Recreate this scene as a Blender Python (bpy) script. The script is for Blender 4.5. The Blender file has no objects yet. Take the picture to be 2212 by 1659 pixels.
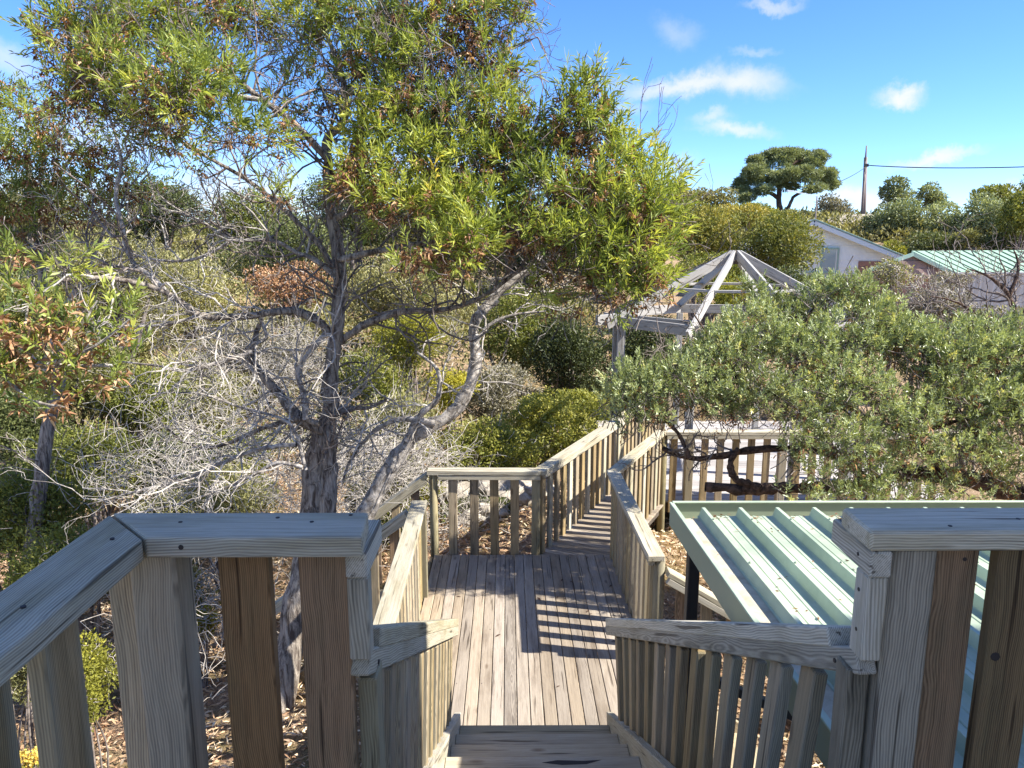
import bpy, bmesh, math, random
import numpy as np
from mathutils import Vector, Matrix

random.seed(11)
rng = np.random.default_rng(7)
scene = bpy.context.scene
C = scene.collection
R = math.radians

# ------------------------------------------------------------------ camera
PITCH, YAW, EYE = 10.9, 0.28, 1.6
cam_data = bpy.data.cameras.new('camera')
cam = bpy.data.objects.new('camera', cam_data)
C.objects.link(cam)
cam.location = (0, 0, EYE)
cam.rotation_euler = (R(90 - PITCH), 0, R(-YAW))
cam_data.sensor_width = 36
cam_data.lens = 27.05
cam_data.clip_start = 0.05
cam_data.clip_end = 3000
scene.camera = cam

# ------------------------------------------------------------------ light
SUN_EL, SUN_AZ = 43.0, 102.7      # azimuth clockwise from +Y
to_sun = Vector((math.sin(R(SUN_AZ)) * math.cos(R(SUN_EL)), math.cos(R(SUN_AZ)) * math.cos(R(SUN_EL)), math.sin(R(SUN_EL))))
sun_data = bpy.data.lights.new('sun', 'SUN')
sun_data.energy = 4.4
sun_data.angle = R(0.7)
sun_data.color = (1.0, 0.94, 0.85)
sun = bpy.data.objects.new('sun', sun_data)
C.objects.link(sun)
sun.rotation_euler = to_sun.to_track_quat('Z', 'Y').to_euler()
sun.location = (20, -4, 30)

scene.view_settings.view_transform = 'Standard'
scene.view_settings.look = 'None'
scene.view_settings.exposure = 1.48
scene.view_settings.gamma = 1
scene.view_settings.use_curve_mapping = False
scene.cycles.max_bounces = 6
scene.cycles.diffuse_bounces = 4
scene.cycles.transmission_bounces = 4
scene.cycles.use_denoising = True

# helper: where a line of sight (in a 2212 x 1659 view) meets a given depth
_m = Matrix.Rotation(R(-YAW), 3, 'Z') @ Matrix.Rotation(R(90 - PITCH), 3, 'X')
def spot(px, py, z):
    v = _m @ Vector(((px - 1106) / 1662 * z, -(py - 829.5) / 1662 * z, -z))
    return Vector((v.x, v.y, v.z + EYE))
def toward(px, py):
    return spot(px, py, 1.0) - Vector((0, 0, EYE))

# ------------------------------------------------------------------ world
world = bpy.data.worlds.new('World')
scene.world = world
world.use_nodes = True
wn, wl = world.node_tree.nodes, world.node_tree.links
wn.clear()
w_out = wn.new('ShaderNodeOutputWorld')
w_bg = wn.new('ShaderNodeBackground')
w_bg.inputs['Strength'].default_value = 0.15
sky = wn.new('ShaderNodeTexSky')
sky.sky_type = 'NISHITA'
sky.sun_disc = False
sky.sun_elevation = R(SUN_EL)
sky.sun_rotation = R(SUN_AZ)
sky.air_density = 1.0
sky.altitude = 2500
sky.dust_density = 0.0
sky.ozone_density = 3.5
hsv = wn.new('ShaderNodeHueSaturation')
hsv.inputs['Saturation'].default_value = 1.12
wl.new(sky.outputs[0], hsv.inputs['Color'])
tc = wn.new('ShaderNodeTexCoord')
warp = wn.new('ShaderNodeTexNoise')
warp.inputs['Scale'].default_value = 11.0
warp.inputs['Detail'].default_value = 9.0
warp.inputs['Roughness'].default_value = 0.68
wl.new(tc.outputs['Generated'], warp.inputs['Vector'])
wsub = wn.new('ShaderNodeVectorMath'); wsub.operation = 'SUBTRACT'
wl.new(warp.outputs['Color'], wsub.inputs[0]); wsub.inputs[1].default_value = (0.5, 0.5, 0.5)
wsc = wn.new('ShaderNodeVectorMath'); wsc.operation = 'SCALE'
wsc.inputs['Scale'].default_value = 0.07
wl.new(wsub.outputs[0], wsc.inputs[0])
wadd = wn.new('ShaderNodeVectorMath'); wadd.operation = 'ADD'
wl.new(tc.outputs['Generated'], wadd.inputs[0]); wl.new(wsc.outputs[0], wadd.inputs[1])
CLOUDS = [  # centre x, y, half width, half height, strength, tilt
    (1500, 183, 175, 22, 0.80, 0.0), (1610, 178, 85, 34, 0.80, 0.1), (1540, 258, 45, 15, 0.55, 0.0), (1580, 285, 75, 16, 0.7, 0.12),
    (1938, 208, 48, 20, 0.9, 0.1), (2015, 335, 85, 14, 0.85, -0.15), (2040, 325, 40, 14, 0.7, -0.1), (1850, 425, 75, 26, 0.95, 0.0),
    (1665, 8, 55, 12, 0.5, 0.0), (1475, 70, 50, 30, 0.28, 0.4), (1635, 110, 40, 10, 0.28, 0.0), (1350, 228, 60, 16, 0.35, 0.0),
    (1455, 365, 50, 28, 0.30, 0.0), (2190, 405, 45, 16, 0.6, 0.0), (20, 130, 80, 34, 0.5, 0.2), (150, 290, 260, 60, 0.5, 0.0),
    (520, 420, 200, 70, 0.8, 0.0), (880, 380, 200, 60, 0.55, 0.0), (60, 420, 200, 60, 0.7, 0.0), (-500, 300, 320, 40, 0.7, 0.0), (2700, 250, 260, 40, 0.7, 0.1),
]
total = None
for (cx, cy, hw, hh, st, tilt) in CLOUDS:
    d = toward(cx, cy); dist = d.length; c = d.normalized()
    rt = Vector((c.y, -c.x, 0)).normalized(); up = rt.cross(c).normalized()
    r2 = (rt * math.cos(tilt) - up * math.sin(tilt)); u2 = (up * math.cos(tilt) + rt * math.sin(tilt))
    a, b = hw / 1662 / dist, hh / 1662 / dist
    sub = wn.new('ShaderNodeVectorMath'); sub.operation = 'SUBTRACT'
    wl.new(wadd.outputs[0], sub.inputs[0]); sub.inputs[1].default_value = c
    comb = []
    for vec, s in ((r2, a), (u2, b), (c, 0.6)):
        dt = wn.new('ShaderNodeVectorMath'); dt.operation = 'DOT_PRODUCT'
        wl.new(sub.outputs[0], dt.inputs[0]); dt.inputs[1].default_value = vec / s
        comb.append(dt)
    cx_ = wn.new('ShaderNodeCombineXYZ')
    for k in range(3): wl.new(comb[k].outputs['Value'], cx_.inputs[k])
    ln = wn.new('ShaderNodeVectorMath'); ln.operation = 'LENGTH'
    wl.new(cx_.outputs[0], ln.inputs[0])
    mr = wn.new('ShaderNodeMapRange'); mr.interpolation_type = 'SMOOTHSTEP'
    mr.inputs['From Min'].default_value = 1.5; mr.inputs['From Max'].default_value = 0.0
    mr.inputs['To Min'].default_value = 0.0; mr.inputs['To Max'].default_value = st
    wl.new(ln.outputs['Value'], mr.inputs['Value'])
    if total is None: total = mr.outputs[0]
    else:
        mx = wn.new('ShaderNodeMath'); mx.operation = 'MAXIMUM'
        wl.new(total, mx.inputs[0]); wl.new(mr.outputs[0], mx.inputs[1]); total = mx.outputs[0]
cl = wn.new('ShaderNodeTexNoise'); cl.inputs['Scale'].default_value = 3.2; cl.inputs['Detail'].default_value = 7; cl.inputs['Roughness'].default_value = 0.55  # unseen clouds added outside the view to whiten the blue fill light
cmp_ = wn.new('ShaderNodeMapping'); cmp_.inputs['Scale'].default_value = (1, 1, 2.6); cmp_.inputs['Location'].default_value = (3.1, 1.7, 0.4)
wl.new(tc.outputs['Generated'], cmp_.inputs['Vector']); wl.new(cmp_.outputs[0], cl.inputs['Vector'])
clr = wn.new('ShaderNodeMapRange'); clr.interpolation_type = 'SMOOTHSTEP'; clr.inputs['From Min'].default_value = 0.50; clr.inputs['From Max'].default_value = 0.66; clr.inputs['To Max'].default_value = 0.85
wl.new(cl.outputs['Fac'], clr.inputs['Value'])
# the part of the sky in front stays as clear as photographed; its own clouds are listed above
fd = wn.new('ShaderNodeVectorMath'); fd.operation = 'DOT_PRODUCT'; fd.inputs[1].default_value = toward(1106, 300).normalized(); wl.new(tc.outputs['Generated'], fd.inputs[0])
fm = wn.new('ShaderNodeMapRange'); fm.inputs['From Min'].default_value = 0.80; fm.inputs['From Max'].default_value = 0.60; wl.new(fd.outputs['Value'], fm.inputs['Value'])
fx = wn.new('ShaderNodeMath'); fx.operation = 'MULTIPLY'; wl.new(clr.outputs[0], fx.inputs[0]); wl.new(fm.outputs[0], fx.inputs[1])
mx2 = wn.new('ShaderNodeMath'); mx2.operation = 'MAXIMUM'; wl.new(total, mx2.inputs[0]); wl.new(fx.outputs[0], mx2.inputs[1]); total = mx2.outputs[0]
wmix = wn.new('ShaderNodeMix'); wmix.data_type = 'RGBA'
wl.new(total, wmix.inputs['Factor'])
tintn = wn.new('ShaderNodeMix'); tintn.data_type = 'RGBA'; tintn.blend_type = 'MULTIPLY'; tintn.inputs['Factor'].default_value = 1
tintn.inputs['B'].default_value = (0.47, 0.555, 0.72, 1)
wl.new(hsv.outputs[0], tintn.inputs['A']); wl.new(tintn.outputs['Result'], wmix.inputs['A']); wmix.inputs['B'].default_value = (2.5, 2.5, 2.55, 1)
wl.new(wmix.outputs['Result'], w_bg.inputs['Color'])
wl.new(w_bg.outputs[0], w_out.inputs[0])

# ------------------------------------------------------------------ materials
def new_mat(name):
    m = bpy.data.materials.new(name); m.use_nodes = True
    return m, m.node_tree.nodes, m.node_tree.links, m.node_tree.nodes['Principled BSDF']
def ramp(nodes, stops):
    r = nodes.new('ShaderNodeValToRGB'); e = r.color_ramp.elements
    while len(e) < len(stops): e.new(0.5)
    for i, (p, c) in enumerate(stops):
        e[i].position = p; e[i].color = (*c, 1)
    return r

def wood_mat(name, light, dark, stain, stain_amt=0.5, grain=55.0, rough=0.8, edge=None, bump=0.35):
    """boards run along local X; grain, growth rings, knots and weathering stains"""
    m, n, l, bs = new_mat(name)
    tc = n.new('ShaderNodeTexCoord'); oi = n.new('ShaderNodeObjectInfo')
    off = n.new('ShaderNodeVectorMath'); off.operation = 'SCALE'; off.inputs[0].default_value = (17.3, 0.9, 0.7)
    l.new(oi.outputs['Random'], off.inputs['Scale'])
    ad = n.new('ShaderNodeVectorMath'); ad.operation = 'ADD'
    l.new(tc.outputs['Object'], ad.inputs[0]); l.new(off.outputs[0], ad.inputs[1])
    # slow warp so that grain wanders
    wv = n.new('ShaderNodeTexNoise'); wv.inputs['Scale'].default_value = 3.2; wv.inputs['Detail'].default_value = 2
    l.new(ad.outputs[0], wv.inputs['Vector'])
    ws = n.new('ShaderNodeVectorMath'); ws.operation = 'SCALE'; ws.inputs['Scale'].default_value = 0.028
    l.new(wv.outputs['Color'], ws.inputs[0])
    a2 = n.new('ShaderNodeVectorMath'); a2.operation = 'ADD'
    l.new(ad.outputs[0], a2.inputs[0]); l.new(ws.outputs[0], a2.inputs[1])
    mp = n.new('ShaderNodeMapping'); mp.inputs['Scale'].default_value = (0.18, 1, 1)
    l.new(a2.outputs[0], mp.inputs['Vector'])
    rings = n.new('ShaderNodeTexWave'); rings.wave_type = 'RINGS'; rings.rings_direction = 'X'
    rings.inputs['Scale'].default_value = grain * 1.35; rings.inputs['Distortion'].default_value = 2.0
    rings.inputs['Detail'].default_value = 2; rings.inputs['Detail Scale'].default_value = 1.2
    l.new(mp.outputs[0], rings.inputs['Vector'])
    mp2 = n.new('ShaderNodeMapping'); mp2.inputs['Scale'].default_value = (2.0, 120, 120)
    l.new(a2.outputs[0], mp2.inputs['Vector'])
    fib = n.new('ShaderNodeTexNoise'); fib.inputs['Scale'].default_value = 1.0; fib.inputs['Detail'].default_value = 4; fib.inputs['Roughness'].default_value = 0.7
    l.new(mp2.outputs[0], fib.inputs['Vector'])
    mp3 = n.new('ShaderNodeMapping'); mp3.inputs['Scale'].default_value = (1.6, 9, 9)
    l.new(ad.outputs[0], mp3.inputs['Vector'])
    blo = n.new('ShaderNodeTexNoise'); blo.inputs['Scale'].default_value = 1.3; blo.inputs['Detail'].default_value = 5; blo.inputs['Roughness'].default_value = 0.62
    l.new(mp3.outputs[0], blo.inputs['Vector'])
    r1 = n.new('ShaderNodeMath'); r1.operation = 'MULTIPLY_ADD'; r1.inputs[1].default_value = 0.32
    l.new(rings.outputs['Fac'], r1.inputs[0]); 
    r0 = n.new('ShaderNodeMath'); r0.operation = 'MULTIPLY'; r0.inputs[1].default_value = 0.80
    l.new(fib.outputs['Fac'], r0.inputs[0]); l.new(r0.outputs[0], r1.inputs[2])
    base = ramp(n, [(0.22, dark), (0.72, light)])
    l.new(r1.outputs[0], base.inputs['Fac'])
    st = n.new('ShaderNodeMapRange'); st.inputs['From Min'].default_value = 0.46; st.inputs['From Max'].default_value = 0.68
    st.inputs['To Max'].default_value = stain_amt
    l.new(blo.outputs['Fac'], st.inputs['Value'])
    mul = n.new('ShaderNodeMix'); mul.data_type = 'RGBA'; mul.blend_type = 'MULTIPLY'; mul.inputs['B'].default_value = (*stain, 1)
    l.new(st.outputs[0], mul.inputs['Factor']); l.new(base.outputs['Color'], mul.inputs['A'])
    # knots
    mk = n.new('ShaderNodeMapping'); mk.inputs['Scale'].default_value = (2.4, 7.0, 7.0)
    l.new(ad.outputs[0], mk.inputs['Vector'])
    vo = n.new('ShaderNodeTexVoronoi'); vo.inputs['Scale'].default_value = 1.0
    l.new(mk.outputs[0], vo.inputs['Vector'])
    kn = n.new('ShaderNodeMapRange'); kn.inputs['From Min'].default_value = 0.13; kn.inputs['From Max'].default_value = 0.05; kn.inputs['To Max'].default_value = 0.7
    l.new(vo.outputs['Distance'], kn.inputs['Value'])
    km = n.new('ShaderNodeMix'); km.data_type = 'RGBA'; km.blend_type = 'MULTIPLY'; km.inputs['B'].default_value = (0.35, 0.27, 0.2, 1)
    l.new(kn.outputs[0], km.inputs['Factor']); l.new(mul.outputs['Result'], km.inputs['A'])
    mc = n.new('ShaderNodeMapping'); mc.inputs['Scale'].default_value = (1.6, 48, 48)
    l.new(ad.outputs[0], mc.inputs['Vector'])
    cn = n.new('ShaderNodeTexNoise'); cn.inputs['Scale'].default_value = 1.0; cn.inputs['Detail'].default_value = 2; l.new(mc.outputs[0], cn.inputs['Vector'])
    cr = n.new('ShaderNodeMapRange'); cr.inputs['From Min'].default_value = 0.635; cr.inputs['From Max'].default_value = 0.68; cr.inputs['To Max'].default_value = 0.85
    l.new(cn.outputs['Fac'], cr.inputs['Value'])
    cm = n.new('ShaderNodeMix'); cm.data_type = 'RGBA'; cm.blend_type = 'MULTIPLY'; cm.inputs['B'].default_value = (0.22, 0.19, 0.16, 1)
    l.new(cr.outputs[0], cm.inputs['Factor']); l.new(km.outputs['Result'], cm.inputs['A']); km = cm
    if edge is not None:      # silvered edges, browner middle
        sx = n.new('ShaderNodeSeparateXYZ'); l.new(tc.outputs['Object'], sx.inputs[0])
        ab = n.new('ShaderNodeMath'); ab.operation = 'ABSOLUTE'; l.new(sx.outputs['Y'], ab.inputs[0])
        wob = n.new('ShaderNodeMath'); wob.operation = 'MULTIPLY_ADD'; wob.inputs[1].default_value = 0.05; l.new(blo.outputs['Fac'], wob.inputs[0]); l.new(ab.outputs[0], wob.inputs[2])
        er = n.new('ShaderNodeMapRange'); er.interpolation_type = 'SMOOTHSTEP'; er.inputs['From Min'].default_value = 0.046; er.inputs['From Max'].default_value = 0.080; er.inputs['To Max'].default_value = 0.85
        l.new(wob.outputs[0], er.inputs['Value'])
        eg = ramp(n, [(0.22, tuple(c * 0.45 for c in edge)), (0.75, edge)]); l.new(r1.outputs[0], eg.inputs['Fac'])
        em = n.new('ShaderNodeMix'); em.data_type = 'RGBA'; l.new(er.outputs[0], em.inputs['Factor']); l.new(km.outputs['Result'], em.inputs['A']); l.new(eg.outputs['Color'], em.inputs['B'])
        km = em
    # each piece a little different
    hs = n.new('ShaderNodeHueSaturation')
    vr = n.new('ShaderNodeMapRange'); vr.inputs['To Min'].default_value = 0.76; vr.inputs['To Max'].default_value = 1.18
    l.new(oi.outputs['Random'], vr.inputs['Value']); l.new(vr.outputs[0], hs.inputs['Value'])
    fr = n.new('ShaderNodeMath'); fr.operation = 'MULTIPLY'; fr.inputs[1].default_value = 7.31
    l.new(oi.outputs['Random'], fr.inputs[0])
    fr2 = n.new('ShaderNodeMath'); fr2.operation = 'FRACT'; l.new(fr.outputs[0], fr2.inputs[0])
    sr = n.new('ShaderNodeMapRange'); sr.inputs['To Min'].default_value = 0.75; sr.inputs['To Max'].default_value = 1.12
    l.new(fr2.outputs[0], sr.inputs['Value']); l.new(sr.outputs[0], hs.inputs['Saturation'])
    l.new(km.outputs['Result'], hs.inputs['Color'])
    l.new(hs.outputs[0], bs.inputs['Base Color'])
    bs.inputs['Roughness'].default_value = rough
    bs.inputs['Specular IOR Level'].default_value = 0.35
    bp = n.new('ShaderNodeBump'); bp.inputs['Strength'].default_value = bump; bp.inputs['Distance'].default_value = 0.002
    l.new(r1.outputs[0], bp.inputs['Height']); l.new(bp.outputs[0], bs.inputs['Normal'])
    return m

M = {}
M['cap'] = wood_mat('weathered_grey_timber', (0.57, 0.52, 0.375), (0.20, 0.175, 0.125), (0.66, 0.62, 0.48), 0.75)
M['slat'] = wood_mat('brown_weathered_timber', (0.44, 0.335, 0.185), (0.12, 0.085, 0.045), (0.52, 0.54, 0.48), 0.85, grain=70, edge=(0.42, 0.375, 0.255))
M['warm'] = wood_mat('warm_brown_timber', (0.38, 0.235, 0.115), (0.085, 0.045, 0.020), (0.65, 0.78, 0.80), 0.8, grain=85, edge=(0.30, 0.265, 0.175))
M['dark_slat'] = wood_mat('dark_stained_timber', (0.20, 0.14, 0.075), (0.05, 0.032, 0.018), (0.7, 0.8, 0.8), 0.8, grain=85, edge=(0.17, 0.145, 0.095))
M['right_post'] = wood_mat('blotched_grey_brown_timber', (0.36, 0.31, 0.205), (0.10, 0.082, 0.052), (0.42, 0.42, 0.38), 0.95, grain=60)
M['deck'] = wood_mat('weathered_decking', (0.42, 0.35, 0.26), (0.18, 0.145, 0.11), (0.58, 0.54, 0.50), 0.9, grain=50)
M['tread'] = wood_mat('stair_tread_timber', (0.50, 0.425, 0.285), (0.24, 0.19, 0.12), (0.7, 0.66, 0.6), 0.6, grain=45)
M['pole'] = wood_mat('round_treated_pine', (0.34, 0.30, 0.17), (0.17, 0.14, 0.08), (0.72, 0.62, 0.45), 0.7, grain=60)
M['bleached'] = wood_mat('bleached_grey_timber', (0.42, 0.41, 0.385), (0.22, 0.21, 0.195), (0.66, 0.65, 0.64), 0.6, grain=45)
M['path_deck'] = wood_mat('bleached_decking', (0.48, 0.45, 0.42), (0.30, 0.275, 0.25), (0.66, 0.64, 0.64), 0.6, grain=45)

def simple(name, col, rough=0.6, metal=0.0, noise=None, nscale=8.0, bump=0.0, spec=0.5):
    m, n, l, bs = new_mat(name)
    bs.inputs['Roughness'].default_value = rough; bs.inputs['Metallic'].default_value = metal
    bs.inputs['Specular IOR Level'].default_value = spec
    if noise is None:
        bs.inputs['Base Color'].default_value = (*col, 1)
    else:
        tc = n.new('ShaderNodeTexCoord'); nz = n.new('ShaderNodeTexNoise')
        nz.inputs['Scale'].default_value = nscale; nz.inputs['Detail'].default_value = 7; nz.inputs['Roughness'].default_value = 0.65
        l.new(tc.outputs['Object'], nz.inputs['Vector'])
        rp = ramp(n, [(0.35, noise), (0.62, col)]); l.new(nz.outputs['Fac'], rp.inputs['Fac'])
        l.new(rp.outputs['Color'], bs.inputs['Base Color'])
        if bump:
            bp = n.new('ShaderNodeBump'); bp.inputs['Strength'].default_value = bump; bp.inputs['Distance'].default_value = 0.02
            l.new(nz.outputs['Fac'], bp.inputs['Height']); l.new(bp.outputs[0], bs.inputs['Normal'])
    return m
M['roof'] = simple('pale_green_steel', (0.45, 0.53, 0.39), 0.5, 0.0, (0.30, 0.37, 0.27), 2.5)
M['gutter'] = simple('green_gutter_steel', (0.26, 0.31, 0.22), 0.45, 0.0, (0.24, 0.30, 0.22), 6)
M['gutter_inside'] = simple('dusty_cream_gutter', (0.55, 0.52, 0.40), 0.7, 0.0, (0.36, 0.31, 0.22), 9)
M['dark_steel'] = simple('dark_painted_steel', (0.016, 0.020, 0.024), 0.45)
M['nail'] = simple('rusty_dark_nail', (0.03, 0.022, 0.018), 0.7)
M['rock'] = simple('pale_limestone', (0.48, 0.43, 0.35), 0.95, 0, (0.20, 0.17, 0.13), 9, 0.8)
M['render'] = simple('white_weatherboard', (0.84, 0.87, 0.82), 0.7, 0, (0.76, 0.79, 0.75), 3)
M['trim'] = simple('pale_green_trim', (0.28, 0.42, 0.35), 0.5)
M['white_trim'] = simple('pale_roof_trim', (0.66, 0.70, 0.70), 0.45)
M['glass'] = simple('window_glass', (0.34, 0.42, 0.41), 0.08)
M['curtain'] = simple('pale_curtain', (0.72, 0.76, 0.72), 0.9)
M['brick'] = simple('red_brown_block', (0.36, 0.20, 0.145), 0.9, 0, (0.27, 0.15, 0.11), 5)
M['mortar'] = simple('pale_mortar', (0.46, 0.36, 0.29), 0.95)
M['brown_board'] = simple('brown_board_wall', (0.33, 0.235, 0.195), 0.85, 0, (0.27, 0.19, 0.16), 3)
M['orange_sheet'] = simple('orange_brown_sheet', (0.46, 0.27, 0.20), 0.75, 0, (0.40, 0.23, 0.17), 3)
M['green_roof_far'] = simple('far_green_roof', (0.27, 0.40, 0.31), 0.9, spec=0.1)
M['cream_sheet'] = simple('cream_corrugated_steel', (0.60, 0.57, 0.52), 0.6)
M['far_roof'] = simple('grey_roof_sheet', (0.42, 0.46, 0.46), 0.4)
M['house_wall'] = simple('cream_house_wall', (0.55, 0.52, 0.46), 0.85)
M['pole_far'] = simple('grey_power_pole', (0.24, 0.19, 0.17), 0.85)
M['wire'] = simple('dark_wire', (0.03, 0.035, 0.045), 0.6)
M['joist'] = simple('dark_damp_timber', (0.10, 0.08, 0.06), 0.9, 0, (0.05, 0.04, 0.03), 14)
M['stone_step'] = simple('pale_sleeper_step', (0.46, 0.41, 0.32), 0.9, 0, (0.30, 0.26, 0.20), 8)

def bark_mat(name, light, dark, scale=(26, 26, 5), bump=0.9):
    m, n, l, bs = new_mat(name)
    tc = n.new('ShaderNodeTexCoord'); mp = n.new('ShaderNodeMapping'); mp.inputs['Scale'].default_value = scale
    l.new(tc.outputs['Object'], mp.inputs['Vector'])
    nz = n.new('ShaderNodeTexNoise'); nz.inputs['Scale'].default_value = 1.0; nz.inputs['Detail'].default_value = 6; nz.inputs['Roughness'].default_value = 0.7
    nz.inputs['Distortion'].default_value = 0.6
    l.new(mp.outputs[0], nz.inputs['Vector'])
    rp = ramp(n, [(0.40, dark), (0.60, light)]); l.new(nz.outputs['Fac'], rp.inputs['Fac'])
    l.new(rp.outputs['Color'], bs.inputs['Base Color']); bs.inputs['Roughness'].default_value = 0.95
    bs.inputs['Specular IOR Level'].default_value = 0.2
    bp = n.new('ShaderNodeBump'); bp.inputs['Strength'].default_value = bump; bp.inputs['Distance'].default_value = 0.03
    l.new(nz.outputs['Fac'], bp.inputs['Height']); l.new(bp.outputs[0], bs.inputs['Normal'])
    return m
M['bark'] = bark_mat('furrowed_grey_bark', (0.42, 0.37, 0.31), (0.09, 0.07, 0.058))
M['bark_smooth'] = bark_mat('pale_grey_bark', (0.52, 0.48, 0.43), (0.16, 0.14, 0.12), (14, 14, 14), 0.5)
M['twig'] = bark_mat('pale_dead_twig', (0.60, 0.56, 0.50), (0.28, 0.25, 0.22), (9, 9, 9), 0.2)
M['dark_twig'] = bark_mat('grey_brown_twig', (0.28, 0.24, 0.21), (0.10, 0.08, 0.07), (9, 9, 9), 0.2)
M['dark_bark'] = bark_mat('dark_red_brown_bark', (0.15, 0.10, 0.075), (0.04, 0.027, 0.02), (18, 18, 18), 0.8)

def leaf_mat(name, stops, trans=0.35, rough=0.55, spec=0.35):
    """leaf colour picked by the 'tint' value stored on every leaf"""
    m, n, l, bs = new_mat(name)
    at = n.new('ShaderNodeAttribute'); at.attribute_name = 'tint'
    rp = ramp(n, stops); l.new(at.outputs['Fac'], rp.inputs['Fac'])
    l.new(rp.outputs['Color'], bs.inputs['Base Color'])
    bs.inputs['Roughness'].default_value = rough; bs.inputs['Specular IOR Level'].default_value = spec
    tr = n.new('ShaderNodeBsdfTranslucent')
    g = n.new('ShaderNodeMix'); g.data_type = 'RGBA'; g.blend_type = 'MULTIPLY'; g.inputs['Factor'].default_value = 1
    g.inputs['B'].default_value = (1.2, 1.15, 0.55, 1)
    l.new(rp.outputs['Color'], g.inputs['A']); l.new(g.outputs['Result'], tr.inputs['Color'])
    mx = n.new('ShaderNodeMixShader'); mx.inputs['Fac'].default_value = trans
    l.new(bs.outputs[0], mx.inputs[1]); l.new(tr.outputs[0], mx.inputs[2])
    l.new(mx.outputs[0], n['Material Output'].inputs['Surface'])
    return m
BR, OR = (0.16, 0.075, 0.035), (0.42, 0.24, 0.10)
L = {}
L['wattle'] = leaf_mat('wattle_leaf', [(0.0, (0.085, 0.13, 0.04)), (0.3, (0.21, 0.27, 0.07)), (0.6, (0.38, 0.44, 0.10)), (0.85, (0.54, 0.56, 0.12)), (1.0, (0.70, 0.56, 0.15))], 0.42, 0.42)
L['dead'] = leaf_mat('dry_brown_leaf', [(0.0, (0.08, 0.04, 0.026)), (0.5, (0.26, 0.13, 0.068)), (0.8, (0.5, 0.29, 0.15)), (1.0, (0.72, 0.5, 0.3))], 0.2, 0.8)
L['olive_bush'] = leaf_mat('grey_green_leaf', [(0.0, (0.12, 0.135, 0.06)), (0.4, (0.30, 0.36, 0.16)), (0.8, (0.50, 0.56, 0.31)), (1.0, (0.62, 0.60, 0.24))], 0.28, 0.36, 0.6)
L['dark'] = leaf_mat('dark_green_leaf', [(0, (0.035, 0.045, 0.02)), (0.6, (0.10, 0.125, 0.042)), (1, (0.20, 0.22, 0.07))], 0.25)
L['green'] = leaf_mat('scrub_green_leaf', [(0, (0.075, 0.09, 0.025)), (0.6, (0.22, 0.245, 0.05)), (1, (0.40, 0.38, 0.08))], 0.32)
L['yellow'] = leaf_mat('yellow_green_leaf', [(0, (0.14, 0.15, 0.03)), (0.6, (0.34, 0.34, 0.055)), (1, (0.55, 0.50, 0.08))], 0.4)
L['olive'] = leaf_mat('olive_scrub_leaf', [(0, (0.10, 0.10, 0.045)), (0.6, (0.26, 0.25, 0.10)), (1, (0.42, 0.39, 0.16))], 0.3)
L['gold'] = leaf_mat('gold_green_leaf', [(0, (0.055, 0.07, 0.022)), (0.55, (0.20, 0.22, 0.052)), (1, (0.46, 0.38, 0.09))], 0.3)
L['pale'] = leaf_mat('pale_straw_green_leaf', [(0, (0.16, 0.165, 0.07)), (0.6, (0.35, 0.345, 0.14)), (1, (0.52, 0.48, 0.22))], 0.32)
L['grey'] = leaf_mat('grey_scrub_leaf', [(0, (0.12, 0.11, 0.075)), (0.6, (0.27, 0.25, 0.18)), (1, (0.42, 0.39, 0.27))], 0.25)
L['pine'] = leaf_mat('pine_needle_green', [(0, (0.08, 0.10, 0.05)), (0.6, (0.29, 0.33, 0.16)), (1, (0.50, 0.53, 0.26))], 0.25)
L['straw'] = leaf_mat('straw_and_leaf_litter', [(0, (0.22, 0.12, 0.07)), (0.45, (0.55, 0.37, 0.23)), (0.8, (0.74, 0.60, 0.42)), (1, (0.8, 0.7, 0.52))], 0.1, 0.9, 0.1)
L['flower'] = leaf_mat('yellow_flower_petal', [(0, (0.6, 0.42, 0.06)), (1, (0.85, 0.68, 0.2))], 0.3)

# ------------------------------------------------------------------ object helpers
def link(o, parent=None):
    C.objects.link(o)
    if parent is not None: o.parent = parent
    return o
def thing(name, label, cat, loc=(0, 0, 0), group=None, kind=None):
    o = bpy.data.objects.new(name, None); C.objects.link(o)
    o.location = loc; o.empty_display_size = 0.2
    o['label'] = label; o['category'] = cat
    if group: o['group'] = group
    if kind: o['kind'] = kind
    return o
def place(o, mat4, parent):
    """put o at a world matrix under an unrotated parent"""
    if parent is not None:
        o.parent = parent
        base = parent.location.copy(); p = parent.parent
        mat4 = Matrix.Translation(-world_loc(parent)) @ mat4
    o.matrix_local = mat4 if parent is not None else mat4
    if parent is None: o.matrix_world = mat4
WL = {}
def world_loc(o):
    v = Vector(WL[o.name]) if o.name in WL else Vector(o.location)
    return v
_boxes = {}
def box_mesh(l, w, h, mat, ch=0.004):
    key = (round(l, 3), round(w, 3), round(h, 3), mat.name, ch)
    if key in _boxes: return _boxes[key]
    bm = bmesh.new(); bmesh.ops.create_cube(bm, size=1.0)
    for v in bm.verts: v.co = Vector((v.co.x * l, v.co.y * w, v.co.z * h))
    if ch > 0:
        bmesh.ops.bevel(bm, geom=list(bm.edges), offset=min(ch, min(l, w, h) * 0.3), segments=1, affect='EDGES', profile=0.5)
    me = bpy.data.meshes.new('board'); bm.to_mesh(me); bm.free()
    me.materials.append(mat); _boxes[key] = me
    return me
def frame(p0, p1, up=(0, 0, 1)):
    p0, p1 = Vector(p0), Vector(p1)
    x = (p1 - p0).normalized(); u = Vector(up)
    y = u.cross(x).normalized(); z = x.cross(y).normalized()
    m = Matrix((x, y, z)).transposed().to_4x4(); m.translation = (p0 + p1) / 2
    return m
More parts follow.
